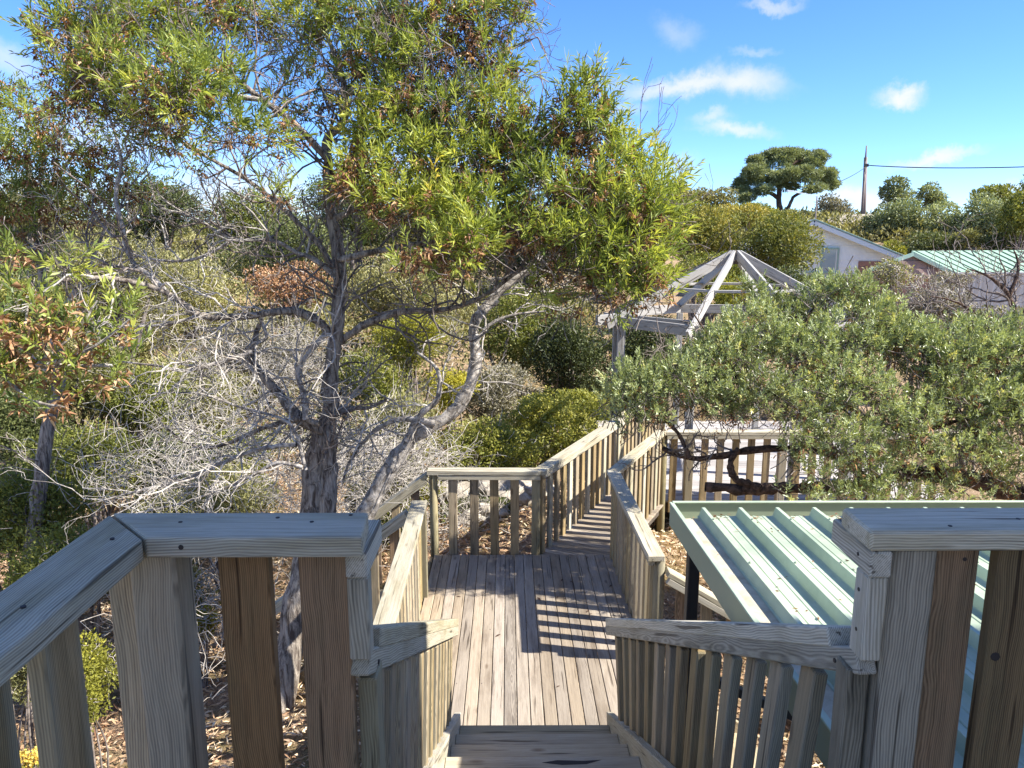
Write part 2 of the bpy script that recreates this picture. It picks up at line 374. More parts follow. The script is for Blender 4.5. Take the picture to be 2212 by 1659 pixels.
def beam(name, p0, p1, w, h, mat, parent=None, up=(0, 0, 1), ch=0.004):
    """board from p0 to p1 (centre line), w across, h thick"""
    me = box_mesh((Vector(p1) - Vector(p0)).length, w, h, mat, ch)
    o = bpy.data.objects.new(name, me); C.objects.link(o)
    mt = frame(p0, p1, up)
    if parent is not None:
        o.parent = parent; mt = Matrix.Translation(-world_loc(parent)) @ mt
        WL_set(o, frame(p0, p1, up).translation)
    o.matrix_local = mt
    return o
def WL_set(o, v): WL[o.name] = tuple(v)
def jit(a): return random.uniform(-a, a)
def upright(name, x, y, z0, z1, wx, wy, mat, parent, ch=0.004, tilt=(0, 0)):
    k = 0.0035 if name == 'slat' else 0.001
    return beam(name, (x + jit(k), y + jit(k * .6), z0), (x + tilt[0] + jit(k), y + tilt[1] + jit(k * .6), z1), wy, wx, mat, parent, up=(1, 0.02 * jit(1), 0), ch=ch)
def mesh_obj(name, verts, faces, mat, parent=None, loc=None, smooth=False, mats=None):
    me = bpy.data.meshes.new(name)
    me.from_pydata([tuple(v) for v in verts], [], faces); me.update()
    for m_ in (mats or [mat]): me.materials.append(m_)
    if smooth: me.polygons.foreach_set('use_smooth', [True] * len(me.polygons))
    o = bpy.data.objects.new(name, me); C.objects.link(o)
    if parent is not None:
        o.parent = parent; o.location = -world_loc(parent); WL_set(o, (0, 0, 0))
    return o
def prism(name, pts, length_dir, thick, mat, parent, z_top):
    """flat board from an outline in plan (world xy), grain along length_dir"""
    c = Vector((sum(p[0] for p in pts) / len(pts), sum(p[1] for p in pts) / len(pts), z_top - thick / 2))
    x = Vector((*length_dir, 0)).normalized(); y = Vector((-x.y, x.x, 0))
    bm = bmesh.new(); vs = []
    for p in pts:
        d = Vector((p[0], p[1], 0)) - Vector((c.x, c.y, 0)); vs.append(bm.verts.new((d.dot(x), d.dot(y), -thick / 2)))
    f = bm.faces.new(vs); r = bmesh.ops.extrude_face_region(bm, geom=[f])
    for v in r['geom']:
        if isinstance(v, bmesh.types.BMVert): v.co.z += thick
    bmesh.ops.recalc_face_normals(bm, faces=bm.faces)
    bmesh.ops.bevel(bm, geom=list(bm.edges), offset=0.005, segments=2, affect='EDGES', profile=0.5)
    me = bpy.data.meshes.new(name); bm.to_mesh(me); bm.free(); me.materials.append(mat)
    o = bpy.data.objects.new(name, me); C.objects.link(o)
    m4 = Matrix((x, y, Vector((0, 0, 1)))).transposed().to_4x4(); m4.translation = c
    o.parent = parent; o.matrix_local = Matrix.Translation(-world_loc(parent)) @ m4
    return o
_cyl = {}
def pole(name, p0, p1, r0, r1, mat, parent, n=14):
    """round timber from p0 to p1 with local X along it"""
    Lh = (Vector(p1) - Vector(p0)).length
    key = (round(Lh, 3), r0, r1, mat.name, n)
    if key not in _cyl:
        vs, fs = [], []
        for i, (x, r) in enumerate(((-Lh / 2, r0), (Lh / 2 - 0.006, r1), (Lh / 2, r1 * 0.9))):
            for k in range(n):
                a = 2 * math.pi * k / n; vs.append((x, r * math.cos(a), r * math.sin(a)))
        for i in range(2):
            for k in range(n):
                k2 = (k + 1) % n; fs.append((i * n + k, (i + 1) * n + k, (i + 1) * n + k2, i * n + k2)[::-1])
        fs.append(tuple(2 * n + k for k in range(n))); fs.append(tuple(reversed(range(n))))
        me = bpy.data.meshes.new('pole'); me.from_pydata(vs, [], fs); me.materials.append(mat)
        me.polygons.foreach_set('use_smooth', [len(p.vertices) == 4 for p in me.polygons])
        _cyl[key] = me
    o = bpy.data.objects.new(name, _cyl[key]); C.objects.link(o)
    mt = frame(p0, p1, (1, 0, 0) if abs((Vector(p1) - Vector(p0)).normalized().z) > 0.7 else (0, 0, 1))
    if parent is not None:
        o.parent = parent; mt = Matrix.Translation(-world_loc(parent)) @ mt
    o.matrix_local = mt
    return o
def nail(x, y, z, parent, axis='z', r=0.005):
    d = {'z': (0, 0, 1), 'y': (0, -1, 0), 'x': (1, 0, 0), 'mx': (-1, 0, 0)}[axis]
    d = Vector(d); p = Vector((x, y, z))
    return pole('nail', p - d * 0.004, p + d * 0.0012, r, r, M['nail'], parent, n=8)
def jit(a): return random.uniform(-a, a)

# ------------------------------------------------------------------ ground
def ground_z(x, y):
    x = np.asarray(x, float); y = np.asarray(y, float)
    z = np.interp(y, [-40, 3, 10, 14, 28, 45, 62, 80, 120, 2000], [-2.6, -2.6, -2.2, -2.3, -1.3, 1.0, 2.5, 3.2, 3.4, 3.4])
    z = z - 0.22 * np.clip(-x - 0.5, 0, 4) * np.clip((14 - y) / 6, 0, 1)
    z = z + 0.10 * np.sin(x * 0.9 + 1.3) * np.cos(y * 0.7) + 0.18 * np.sin(x * 0.21 + y * 0.17)
    z = z + np.interp(y, [30, 60], [0, 0.5]) * np.sin(x * 0.08 + 0.6)
    return z
gx = np.concatenate([np.linspace(-900, -60, 15), np.linspace(-50, -14, 25), np.linspace(-13, 13, 105), np.linspace(14, 50, 25), np.linspace(60, 900, 15)])
gy = np.concatenate([np.linspace(-40, 1.5, 12), np.linspace(2, 24, 90), np.linspace(25, 100, 60), np.linspace(120, 1800, 16)])
GX, GY = np.meshgrid(gx, gy)
GZ = ground_z(GX, GY)
nx, ny = len(gx), len(gy)
gv = np.stack([GX.ravel(), GY.ravel(), GZ.ravel()], 1)
ii = np.arange(nx * ny).reshape(ny, nx)
gf = np.stack([ii[:-1, :-1].ravel(), ii[:-1, 1:].ravel(), ii[1:, 1:].ravel(), ii[1:, :-1].ravel()], 1)
def np_mesh(name, V, F, mat, tint=None, smooth=False):
    me = bpy.data.meshes.new(name)
    V = np.asarray(V, np.float32); F = np.asarray(F, np.int32); k = F.shape[1]
    me.vertices.add(len(V)); me.vertices.foreach_set('co', V.ravel())
    me.loops.add(F.size); me.loops.foreach_set('vertex_index', F.ravel())
    me.polygons.add(len(F)); me.polygons.foreach_set('loop_start', np.arange(0, F.size, k, dtype=np.int32))
    me.update(calc_edges=True)
    if smooth: me.polygons.foreach_set('use_smooth', np.ones(len(F), bool))
    if tint is not None:
        at = me.attributes.new('tint', 'FLOAT', 'POINT'); at.data.foreach_set('value', np.asarray(tint, np.float32))
    me.materials.append(mat)
    return me
def np_obj(name, V, F, mat, parent=None, tint=None, smooth=False, kind=None):
    me = np_mesh(name, V if parent is None else V - np.array(world_loc(parent)), F, mat, tint, smooth)
    o = bpy.data.objects.new(name, me); C.objects.link(o)
    if parent is not None: o.parent = parent
    if kind: o['kind'] = kind
    return o
m, n, l, bs = new_mat('dry_scrub_soil')
tcn = n.new('ShaderNodeTexCoord')
n1 = n.new('ShaderNodeTexNoise'); n1.inputs['Scale'].default_value = 1.1; n1.inputs['Detail'].default_value = 9; n1.inputs['Roughness'].default_value = 0.7
n2 = n.new('ShaderNodeTexNoise'); n2.inputs['Scale'].default_value = 34; n2.inputs['Detail'].default_value = 5; n2.inputs['Roughness'].default_value = 0.8
l.new(tcn.outputs['Object'], n1.inputs['Vector']); l.new(tcn.outputs['Object'], n2.inputs['Vector'])
c1 = ramp(n, [(0.35, (0.20, 0.125, 0.08)), (0.5, (0.42, 0.29, 0.19)), (0.66, (0.55, 0.42, 0.28))]); l.new(n2.outputs['Fac'], c1.inputs['Fac'])
c2 = ramp(n, [(0.42, (1, 1, 1)), (0.62, (0.55, 0.62, 0.42))]); l.new(n1.outputs['Fac'], c2.inputs['Fac'])
mm = n.new('ShaderNodeMix'); mm.data_type = 'RGBA'; mm.blend_type = 'MULTIPLY'; mm.inputs['Factor'].default_value = 1
l.new(c1.outputs['Color'], mm.inputs['A']); l.new(c2.outputs['Color'], mm.inputs['B']); l.new(mm.outputs['Result'], bs.inputs['Base Color'])
bs.inputs['Roughness'].default_value = 1.0; bs.inputs['Specular IOR Level'].default_value = 0.1
bp = n.new('ShaderNodeBump'); bp.inputs['Strength'].default_value = 1; bp.inputs['Distance'].default_value = 0.04
l.new(n2.outputs['Fac'], bp.inputs['Height']); l.new(bp.outputs[0], bs.inputs['Normal'])
M['soil'] = m
ground = np_obj('ground', gv, gf, M['soil'], smooth=True); ground['kind'] = 'structure'
ground['label'] = 'dry sloping ground of soil and leaf litter under the scrub'

# ------------------------------------------------------------------ upper deck and its railings
LZ = -1.67                       # landing level
# deck under the viewer
dk = thing('upper_deck', 'grey timber deck at the head of the stairs where the viewer stands', 'deck', (0.9, 0.3, 0), kind='structure')
for i in range(20):
    y = 1.60 - 0.0465 - i * 0.093
    beam('board', (-0.95, y, -0.0125), (2.92, y, -0.0125), 0.09, 0.025, M['deck'], dk)
beam('joist', (-0.95, 1.58, -0.13), (2.92, 1.58, -0.13), 0.045, 0.19, M['joist'], dk)

rl = thing('deck_railing', 'near grey cornered railing on the left with wide mitred cap and thick brown slats', 'railing', (-0.6, 1.55, 0), group=None)
capz = 1.0
prism('cap_rail', [(-0.874, 1.62), (-0.735, 1.475), (-0.298, 1.475), (-0.310, 1.62)], (1, 0), 0.045, M['cap'], rl, capz)
prism('cap_rail', [(-0.878, 1.614), (-0.878, -0.9), (-0.739, -0.9), (-0.739, 1.470)], (0, 1), 0.045, M['cap'], rl, capz - 0.002)
o = upright('post', -0.742, 1.545, -0.3, 0.953, 0.098, 0.09, M['slat'], rl, 0.008)
upright('slat', -0.823, 1.555, -0.2, 0.951, 0.055, 0.06, M['slat'], rl)
for cx in (-0.558, -0.394):
    upright('slat', cx, 1.542, -0.2, 0.953, 0.106, 0.035, M['warm'], rl)
for cy in (1.255, 1.06, 0.86, 0.66):
    upright('slat', -0.805, cy, -0.2, 0.951, 0.035, 0.108, M['slat'], rl)
# end blocks beside the stair opening
beam('block', (-0.318, 1.505, 0.924), (-0.318, 1.70, 0.924), 0.045, 0.058, M['cap'], rl)
upright('block', -0.318, 1.535, 0.705, 0.894, 0.044, 0.05, M['cap'], rl)
upright('post', -0.315, 1.60, -0.6, 0.632, 0.042, 0.085, M['pole'], rl)
for (nx_, ny_) in ((-0.70, 1.56), (-0.50, 1.585), (-0.42, 1.56), (-0.345, 1.60), (-0.80, 1.47), (-0.80, 1.18)):
    nail(nx_, ny_, capz, rl)
nail(-0.665, 1.475, 0.985 - 0.006, rl, 'y', 0.006)

rr = thing('deck_railing', 'near grey straight railing on the right with square post beside the green roof', 'railing', (1.2, 1.57, 0))
beam('cap_rail', (0.75, 1.572, capz - 0.0225), (2.93, 1.572, capz - 0.0225), 0.145, 0.045, M['cap'], rr, ch=0.006)
upright('post', 0.855, 1.565, -0.6, 0.953, 0.100, 0.092, M['right_post'], rr, 0.006)
upright('slat', 0.954, 1.548, -0.2, 0.953, 0.094, 0.035, M['warm'], rr)
for k in range(10):
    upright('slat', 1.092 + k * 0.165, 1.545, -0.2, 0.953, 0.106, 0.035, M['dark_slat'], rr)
beam('block', (0.779, 1.502, 0.924), (0.779, 1.70, 0.924), 0.046, 0.058, M['cap'], rr)
upright('block', 0.779, 1.538, 0.700, 0.894, 0.044, 0.06, M['cap'], rr)
upright('post', 0.772, 1.572, -1.0, 0.662, 0.050, 0.06, M['right_post'], rr)
nail(0.756, 1.56, 0.925, rr, 'mx'); nail(0.757, 1.545, 0.85, rr, 'mx'); nail(0.757, 1.54, 0.76, rr, 'mx')
nail(1.10, 1.57, capz, rr); nail(0.93, 1.53, capz, rr); nail(0.97, 1.531, 0.925, rr, 'y', 0.005)
nail(1.06, 1.5275, 0.70, rr, 'y', 0.011)

# ------------------------------------------------------------------ main stairs
RISE, GO, SX0, SX1 = 1.67 / 9, 0.35, -0.312, 0.645
st = thing('staircase', 'weathered timber stairs with wide grey treads leading down to the landing', 'stairs', (0.17, 3.0, -1.67))
for k in range(1, 9):
    yk = 4.44 - GO * (k - 1); zk = LZ + RISE * k
    beam('tread', (SX0, yk - 0.09, zk - 0.0225), (SX1, yk - 0.09, zk - 0.0225), 0.178, 0.045, M['tread'], st)
    beam('tread', (SX0, yk - 0.273, zk - 0.0235), (SX1, yk - 0.273, zk - 0.0235), 0.178, 0.045, M['tread'], st)
slope = RISE / GO
for sx in (SX0 - 0.024, SX1 + 0.024):
    p1 = Vector((sx, 4.52, LZ + 0.06)); p0 = Vector((sx, 1.66, LZ + 0.06 + (4.52 - 1.66) * slope))
    o = beam('stringer', p0, p1, 0.045, 0.27, M['cap'], st)
o = mesh_obj('crack', [(-0.0, 3.28, 0), (0.10, 3.262, 0), (0.22, 3.268, 0), (0.30, 3.30, 0), (0.2, 3.292, 0), (0.08, 3.298, 0)], [(0, 1, 2, 3, 4, 5)], M['nail'], st)
o.location.z += LZ + RISE * 4 + 0.0012
o.location.x += 0.16; o.location.y += 0.06

def top_line(y):   # top of the stair rail cap (left side), world z
    return EYE - 0.893 - 0.520 * (y - 1.65)
def stair_rail(label, xn, xf, side):
    t = thing('stair_railing', label, 'railing', ((xn + xf) / 2, 3.0, -0.8), group=None)
    yn, yf = 1.53, 4.40
    def X(y): return xn + (xf - xn) * (y - 1.53) / (yf - 1.53)
    # inner faces at X(y); pieces 45 wide
    s = side * 0.0225
    z = lambda y, d: top_line(y) - d
    beam('handrail', (X(1.64) + s, 1.64, z(1.64, 0.025)), (X(yf) + s, yf, z(yf, 0.025)), 0.092, 0.044, M['cap'], t, ch=0.003) if False else None
    beam('cap_rail', (X(1.66) + side * 0.045, 1.66, z(1.66, 0.027)), (X(yf) + side * 0.045, yf, z(yf, 0.027)), 0.09, 0.046, M['cap'], t)
    beam('handrail', (X(yn) + side * 0.0235, yn, z(yn, 0.080)), (X(yf) + side * 0.0235, yf, z(yf, 0.080)), 0.043, 0.056, M['cap'], t)
    for k in range(14):
        y = 1.80 + k * 0.184 + jit(0.006)
        zt = z(y, 0.108); zb = LZ + (4.44 + GO * 0.2 - y) * slope - 0.18
        b = X(y) + side * 0.042; 
        xb = (SX0 - 0.066) if side < 0 else (SX1 + 0.066)
        upright('slat', xb, y, zb, zt, 0.035, 0.088, M['slat'], t, tilt=(b - xb, 0))
    nail(X(1.62) - side * 0.0, 1.62, z(1.62, 0.085), t, 'x' if side < 0 else 'mx', 0.006)
    return t
stair_rail('timber stair railing on the left side of the stairs, partly in sunlight', -0.298, -0.308, -1)
stair_rail('shaded timber stair railing on the right side of the stairs by the green roof', 0.757, 0.600, 1)

# ------------------------------------------------------------------ landing
ld = thing('landing_deck', 'sunlit square timber landing of long weathered boards below the stairs', 'deck', (0.13, 6.0, LZ), kind='structure')
for k in range(-8, 12):
    x = -0.034 + 0.093 * k + 0.0465
    o = beam('board', (x, 4.36 + jit(0.004), LZ - 0.0125 + jit(0.0012)), (x, 7.555 + jit(0.005), LZ - 0.0125 + jit(0.0012)), 0.0885, 0.025, M['deck'], ld)
x_l, x_r = -0.80, 1.09
for y in (4.42, 5.2, 6.0, 6.8, 7.50):
    beam('joist', (x_l, y, LZ - 0.10), (x_r, y, LZ - 0.10), 0.045, 0.14, M['joist'], ld)
beam('toe_board', (1.105, 5.40, LZ + 0.0), (1.105, 7.55, LZ + 0.0), 0.035, 0.10, M['cap'], ld)
beam('fascia', (-0.803, 4.36, LZ - 0.10), (-0.803, 7.54, LZ - 0.10), 0.03, 0.17, M['slat'], ld)
for (x, y) in ((-0.74, 4.45), (1.03, 4.45), (0.1, 7.45), (0.1, 5.9)):
    pole('support_post', (x, y, -3.2), (x, y, LZ - 0.172), 0.05, 0.05, M['pole'], ld)
for i in range(26):
    k = random.randrange(-8, 12); x = -0.034 + 0.093 * k + 0.02 + random.choice((0, 0.045)); y = random.choice((4.45, 5.2, 6.0, 6.8, 7.48))
    nail(x, y, LZ + 0.001, ld, 'z', 0.004)

CZ = -0.76   # cap top of landing rails
# far balustrade
fb = thing('balustrade', 'low balustrade of four brown slats between two round poles across the landing end', 'railing', (-0.25, 7.6, LZ))
beam('cap_rail', (-0.835, 7.62, CZ - 0.0225), (0.33, 7.60, CZ - 0.0225), 0.14, 0.045, M['cap'], fb)
beam('handrail', (-0.72, 7.575, CZ - 0.072), (0.33, 7.555, CZ - 0.072), 0.045, 0.046, M['cap'], fb)
pole('pole', (-0.775, 7.62, -2.9), (-0.775, 7.62, CZ - 0.047), 0.046, 0.043, M['pole'], fb)
pole('pole', (0.285, 7.60, -2.9), (0.285, 7.60, CZ - 0.047), 0.048, 0.044, M['pole'], fb)
for x in (-0.575, -0.352, -0.145, 0.065):
    upright('slat', x, 7.60, LZ - 0.12, CZ - 0.048, 0.09, 0.035, M['slat'], fb)

# left rail of the landing
lr = thing('landing_railing', 'sunlit sloping-looking cap and slats along the left side of the landing', 'railing', (-0.79, 5.5, LZ))
lr['label'] = 'short railing with bright sunlit cap along the left edge of the landing'
beam('cap_rail', (-0.775, 4.40, CZ - 0.0225), (-0.81, 6.67, CZ - 0.0225), 0.138, 0.045, M['cap'], lr)
beam('handrail', (-0.745, 4.42, CZ - 0.070), (-0.78, 6.66, CZ - 0.070), 0.045, 0.046, M['cap'], lr)
pole('pole', (-0.83, 6.60, -3.0), (-0.83, 6.60, CZ - 0.047), 0.046, 0.044, M['pole'], lr)
upright('post', -0.77, 6.62, LZ - 0.15, CZ - 0.047, 0.05, 0.07, M['pole'], lr)
for k in range(11):
    y = 4.50 + k * 0.19
    upright('slat', -0.765 - 0.0155 * (y - 4.4), y, LZ - 0.15, CZ - 0.048, 0.035, 0.088, M['slat'], lr)

# right rail of the landing
rr2 = thing('landing_railing', 'grey capped railing along the right edge of the landing ending at a round pole', 'railing', (1.1, 6.5, LZ))
beam('cap_rail', (1.112, 5.42, CZ - 0.0225), (1.075, 7.60, CZ - 0.0225), 0.128, 0.045, M['cap'], rr2)
beam('handrail', (1.085, 5.45, CZ - 0.070), (1.05, 7.58, CZ - 0.070), 0.045, 0.046, M['cap'], rr2)
pole('pole', (1.15, 5.50, -3.1), (1.15, 5.50, CZ - 0.047), 0.05, 0.045, M['pole'], rr2)
for k in range(11):
    y = 5.50 + k * 0.193
    upright('slat', 1.10 - 0.016 * (y - 5.45), y + 0.04, LZ - 0.12, CZ - 0.048, 0.035, 0.088, M['slat'], rr2)

# ------------------------------------------------------------------ walkway to the gazebo deck
U = Vector((0.446, 0.895, 0)); W = Vector((0.895, -0.446, 0))
wk = thing('walkway', 'narrow timber walkway of cross boards running from the landing to the gazebo deck', 'walkway', (1.2, 8.7, LZ), kind='structure')
A0 = Vector((0.70, 7.50, 0))
for k in range(33):
    c = A0 + U * (-0.10 + 0.093 * k)
    # boards end against the left line; right side follows the railing
    c = Vector((c.x, c.y, LZ - 0.042))
    beam('board', c - W * 0.40, c + W * 0.37, 0.088, 0.022, M['deck'], wk)
for s in (-0.34, 0.30):
    a = A0 + W * s + Vector((0, 0, LZ - 0.115)); beam('bearer', a + U * 0.3, a + U * 2.85, 0.045, 0.12, M['joist'], wk)

wl_ = thing('walkway_railing', 'long bright capped railing on the left side of the narrow walkway', 'railing', (0.9, 8.8, LZ))
a, b = Vector((0.30, 7.56, CZ - 0.022)), Vector((1.49, 9.94, CZ - 0.022))
beam('cap_rail', a, b, 0.135, 0.045, M['cap'], wl_)
beam('handrail', a + W * 0.04 + U * 0.06 - Vector((0, 0, 0.047)), b + W * 0.04 - Vector((0, 0, 0.047)), 0.045, 0.046, M['cap'], wl_)
for k in range(14):
    p = a.lerp(b, (k + 0.7) / 14)
    beam('slat', (p.x, p.y, LZ - 0.12), (p.x, p.y, CZ - 0.046), 0.035, 0.088, M['cap'] if k % 3 == 1 else M['slat'], wl_, up=U)
pole('pole', (1.50, 9.98, -2.8), (1.50, 9.98, CZ - 0.046), 0.05, 0.047, M['pole'], wl_)

wr = thing('walkway_railing', 'capped railing on the right side of the walkway under the grey-green bush', 'railing', (1.5, 8.4, LZ))
a, b = Vector((1.075, 7.56, CZ - 0.021)), Vector((1.90, 9.22, CZ - 0.021))
beam('cap_rail', a + U * 0.0, b, 0.13, 0.045, M['cap'], wr)
beam('handrail', a - W * 0.04 + U * 0.06 - Vector((0, 0, 0.047)), b - W * 0.04 - Vector((0, 0, 0.047)), 0.045, 0.046, M['cap'], wr)
for k in range(11):
    p = a.lerp(b, (k + 0.55) / 11)
    beam('slat', (p.x, p.y, LZ - 0.12), (p.x, p.y, CZ - 0.046), 0.035, 0.088, M['cap'] if k % 3 == 0 else M['slat'], wr, up=U)
pole('pole', (1.92, 9.20, -3.0), (1.92, 9.20, CZ - 0.03), 0.05, 0.048, M['pole'], wr)

# ------------------------------------------------------------------ gazebo deck
gd = thing('gazebo_deck', 'pale bleached timber deck in full sun behind the balustrade and bush', 'deck', (3.6, 11.2, LZ), kind='structure')
for k in range(46):
    y = 9.26 + 0.093 * k
    x0 = 1.55 + max(0, (9.9 - y)) * 0.5
    beam('board', (x0, y, LZ - 0.012), (5.6, y, LZ - 0.012), 0.089, 0.024, M['path_deck'], gd)
for y in (9.3, 10.4, 11.5, 12.6, 13.4):
    beam('bearer', (1.7, y, LZ - 0.10), (5.6, y, LZ - 0.10), 0.045, 0.15, M['joist'], gd)
for (x, y) in ((2.2, 9.35), (3.6, 9.35), (5.2, 9.35), (2.2, 12.5), (5.2, 12.5)):
    pole('support_post', (x, y, -3.0), (x, y, LZ - 0.18), 0.05, 0.05, M['pole'], gd)
db = thing('balustrade', 'balustrade of brown slats in front of the pale gazebo deck, partly behind the bush', 'railing', (3.6, 9.2, LZ))
beam('cap_rail', (1.93, 9.20, CZ - 0.0225), (5.6, 9.17, CZ - 0.0225), 0.13, 0.045, M['cap'], db)
beam('handrail', (1.95, 9.16, CZ - 0.070), (5.6, 9.13, CZ - 0.070), 0.045, 0.046, M['cap'], db)
for k in range(18):
    x = 1.95 + 0.192 * (k + 0.5)
    if k % 6 == 1: upright('post', x, 9.18, LZ - 0.16, CZ - 0.046, 0.095, 0.09, M['slat'], db)
    else: upright('slat', x, 9.185, LZ - 0.14, CZ - 0.046, 0.085, 0.035, M['slat'], db)
bb = thing('balustrade', 'far balustrade along the left side of the gazebo deck beyond the walkway', 'railing', (1.7, 11.4, LZ))
a, b = Vector((1.52, 10.0, CZ - 0.022)), Vector((2.5, 12.2, CZ - 0.022))
beam('cap_rail', a, b, 0.13, 0.045, M['cap'], bb)
for k in range(12):
    p = a.lerp(b, (k + 0.7) / 12)
    beam('slat', (p.x, p.y, LZ - 0.12), (p.x, p.y, CZ - 0.046), 0.035, 0.088, M['slat'], bb, up=U)
pole('pole', (2.52, 12.24, -2.6), (2.52, 12.24, CZ - 0.04), 0.05, 0.048, M['pole'], bb)
b2 = thing('balustrade', 'rear balustrade of the gazebo deck behind the pavilion frame', 'railing', (4.0, 13.4, LZ))
beam('cap_rail', (2.6, 13.45, CZ - 0.022), (5.6, 13.45, CZ - 0.022), 0.13, 0.045, M['cap'], b2)
for k in range(15):
    upright('slat', 2.7 + k * 0.2, 13.45, LZ - 0.14, CZ - 0.046, 0.085, 0.035, M['slat'], b2)

# ------------------------------------------------------------------ gazebo frame
gz = thing('gazebo', 'open grey timber gazebo frame with bare rafters meeting at a point', 'gazebo', (3.18, 10.9, LZ))
apex = Vector((3.18, 10.9, 1.37)); Rg = 1.68; ez = 0.54
def foot(deg, r=Rg, z=ez): return Vector((apex.x + r * math.cos(R(deg)), apex.y + r * math.sin(R(deg)), z))
angs = [-122 + 45 * i for i in range(8)]
bw = M['bleached']
for a_ in angs:
    f = foot(a_, Rg * 1.12, ez - 0.04 - 0.12 * (1.37 - ez))
    d = (f - apex).normalized(); s = apex + d * 0.05
    beam('rafter', s, f, 0.04, 0.125, bw, gz)
for i, a_ in enumerate(angs):
    f = foot(a_, Rg, ez - 0.10); g = foot(angs[(i + 1) % 8], Rg, ez - 0.10)
    beam('eave_beam', f, g, 0.045, 0.14, bw, gz)
    m0 = foot(a_, Rg * 0.56, 1.37 - 0.56 * (1.37 - ez) - 0.02); m1 = foot(angs[(i + 1) % 8], Rg * 0.56, 1.37 - 0.56 * (1.37 - ez) - 0.02)
    beam('batten', m0, m1, 0.07, 0.035, bw, gz)
    beam('post', foot(a_, Rg, LZ), foot(a_, Rg, ez - 0.172), 0.088, 0.088, bw, gz, up=(1, 0, 0))
pole('hub', apex + Vector((0, 0, -0.16)), apex + Vector((0, 0, 0.03)), 0.05, 0.05, M['joist'], gz)
pg = thing('pergola', 'grey timber pergola beam and post left of the gazebo at the walkway end', 'pergola', (1.6, 10.4, LZ))
beam('beam', (1.35, 10.82, 0.46), (2.36, 9.72, 0.46), 0.045, 0.16, bw, pg)
beam('beam', (1.20, 10.45, 0.47), (1.62, 10.74, 0.47), 0.045, 0.14, bw, pg)
upright('post', 1.50, 10.62, LZ, 0.375, 0.09, 0.09, bw, pg)

# ------------------------------------------------------------------ side stairs
def side_stair(label, x0, y0, y1, sgn, rise=0.19, go=0.26, n=5):
    t = thing('side_stairs', label, 'stairs', (x0 + sgn * 0.5, (y0 + y1) / 2, -2.3))
    for k in range(1, n + 1):
        z = LZ - rise * k; xa = x0 + sgn * (go * (k - 0.5))
        beam('tread', (xa, y0, z - 0.02), (xa, y1, z - 0.02), 0.25, 0.04, M['tread'], t)
    for y in (y0 - 0.02, y1 + 0.02):
        beam('stringer', (x0, y, LZ - 0.14), (x0 + sgn * go * n, y, LZ - 0.14 - rise * n), 0.04, 0.24, M['slat'], t)
    return t
side_stair('short timber side stairs dropping left from the far corner of the landing', -0.86, 6.72, 7.55, -1)
side_stair('short timber side stairs dropping right from the near corner of the landing', 1.13, 4.50, 5.42, 1)
def side_rail(label, p0, p1, n):
    t = thing('stair_railing', label, 'railing', ((p0[0] + p1[0]) / 2, p0[1], -2.2))
    p0, p1 = Vector(p0), Vector(p1)
    beam('cap_rail', p0, p1, 0.13, 0.042, M['cap'], t)
    q = Vector((0, -0.045, -0.052)); beam('handrail', p0 + q, p1 + q, 0.042, 0.05, M['cap'], t)
    for k in range(n):
        p = p0.lerp(p1, (k + 0.6) / n)
        upright('slat', p.x, p.y, p.z - 1.0, p.z - 0.04, 0.085, 0.035, M['slat'] if k % 2 else M['warm'], t)
    return t
side_rail('sloping railing on the far side of the left side stairs', (-0.84, 7.63, CZ - 0.06), (-2.3, 7.63, CZ - 1.15), 7)
side_rail('dark sloping railing on the near side of the left side stairs', (-0.92, 6.62, CZ - 0.10), (-2.3, 6.62, CZ - 1.1), 7)
side_rail('sloping double railing going down right beneath the green roof', (1.20, 5.46, CZ - 0.14), (3.0, 5.46, CZ - 1.22), 9)
gs = thing('garden_steps', 'pale sleeper steps on the ground beneath the green roof', 'steps', (1.9, 3.4, -2.6))
for k in range(6):
    z = -1.95 - 0.16 * k
    beam('sleeper', (1.15 + 0.05 * k, 4.1 - 0.32 * k, z), (2.9, 3.9 - 0.32 * k, z), 0.30, 0.16, M['stone_step'], gs, ch=0.012)

# ------------------------------------------------------------------ green patio roof
rf = thing('patio_roof', 'pale green ribbed steel roof with box gutter to the right of the stairs', 'roof', (2.4, 3.2, 0.1))
ZF, ZN = 0.103, 0.212
def rz(y): return ZF + (4.02 - y) / (4.02 - 1.75) * (ZN - ZF)
prof = [(0.0, 0.0), (0.008, 0.003), (0.022, 0.050), (0.040, 0.050), (0.056, 0.003), (0.072, 0.0), (0.098, 0.0), (0.102, 0.003), (0.108, 0.003), (0.112, 0.0),
        (0.148, 0.0), (0.152, 0.003), (0.158, 0.003), (0.162, 0.0), (0.2, 0.0)]
def sheet(name, x0, ya, yb, mat, parent):
    vs, fs = [], []
    for (y) in (ya, yb):
        for (px_, pz) in prof: vs.append((x0 + px_, y, rz(y) + pz))
    for (y) in (ya, yb):
        for (px_, pz) in prof: vs.append((x0 + px_, y, rz(y) + pz - 0.003))
    n_ = len(prof)
    for i in range(n_ - 1):
        fs.append((i, i + 1, n_ + i + 1, n_ + i)); fs.append((2 * n_ + i, 3 * n_ + i, 3 * n_ + i + 1, 2 * n_ + i + 1))
        fs.append((n_ + i, n_ + i + 1, 3 * n_ + i + 1, 3 * n_ + i))
    return mesh_obj(name, vs, fs, mat, parent)
for k in range(26):
    x0 = 1.025 + 0.2 * k
    sheet('roof_sheet', x0, 1.76, 3.96, M['roof'], rf)
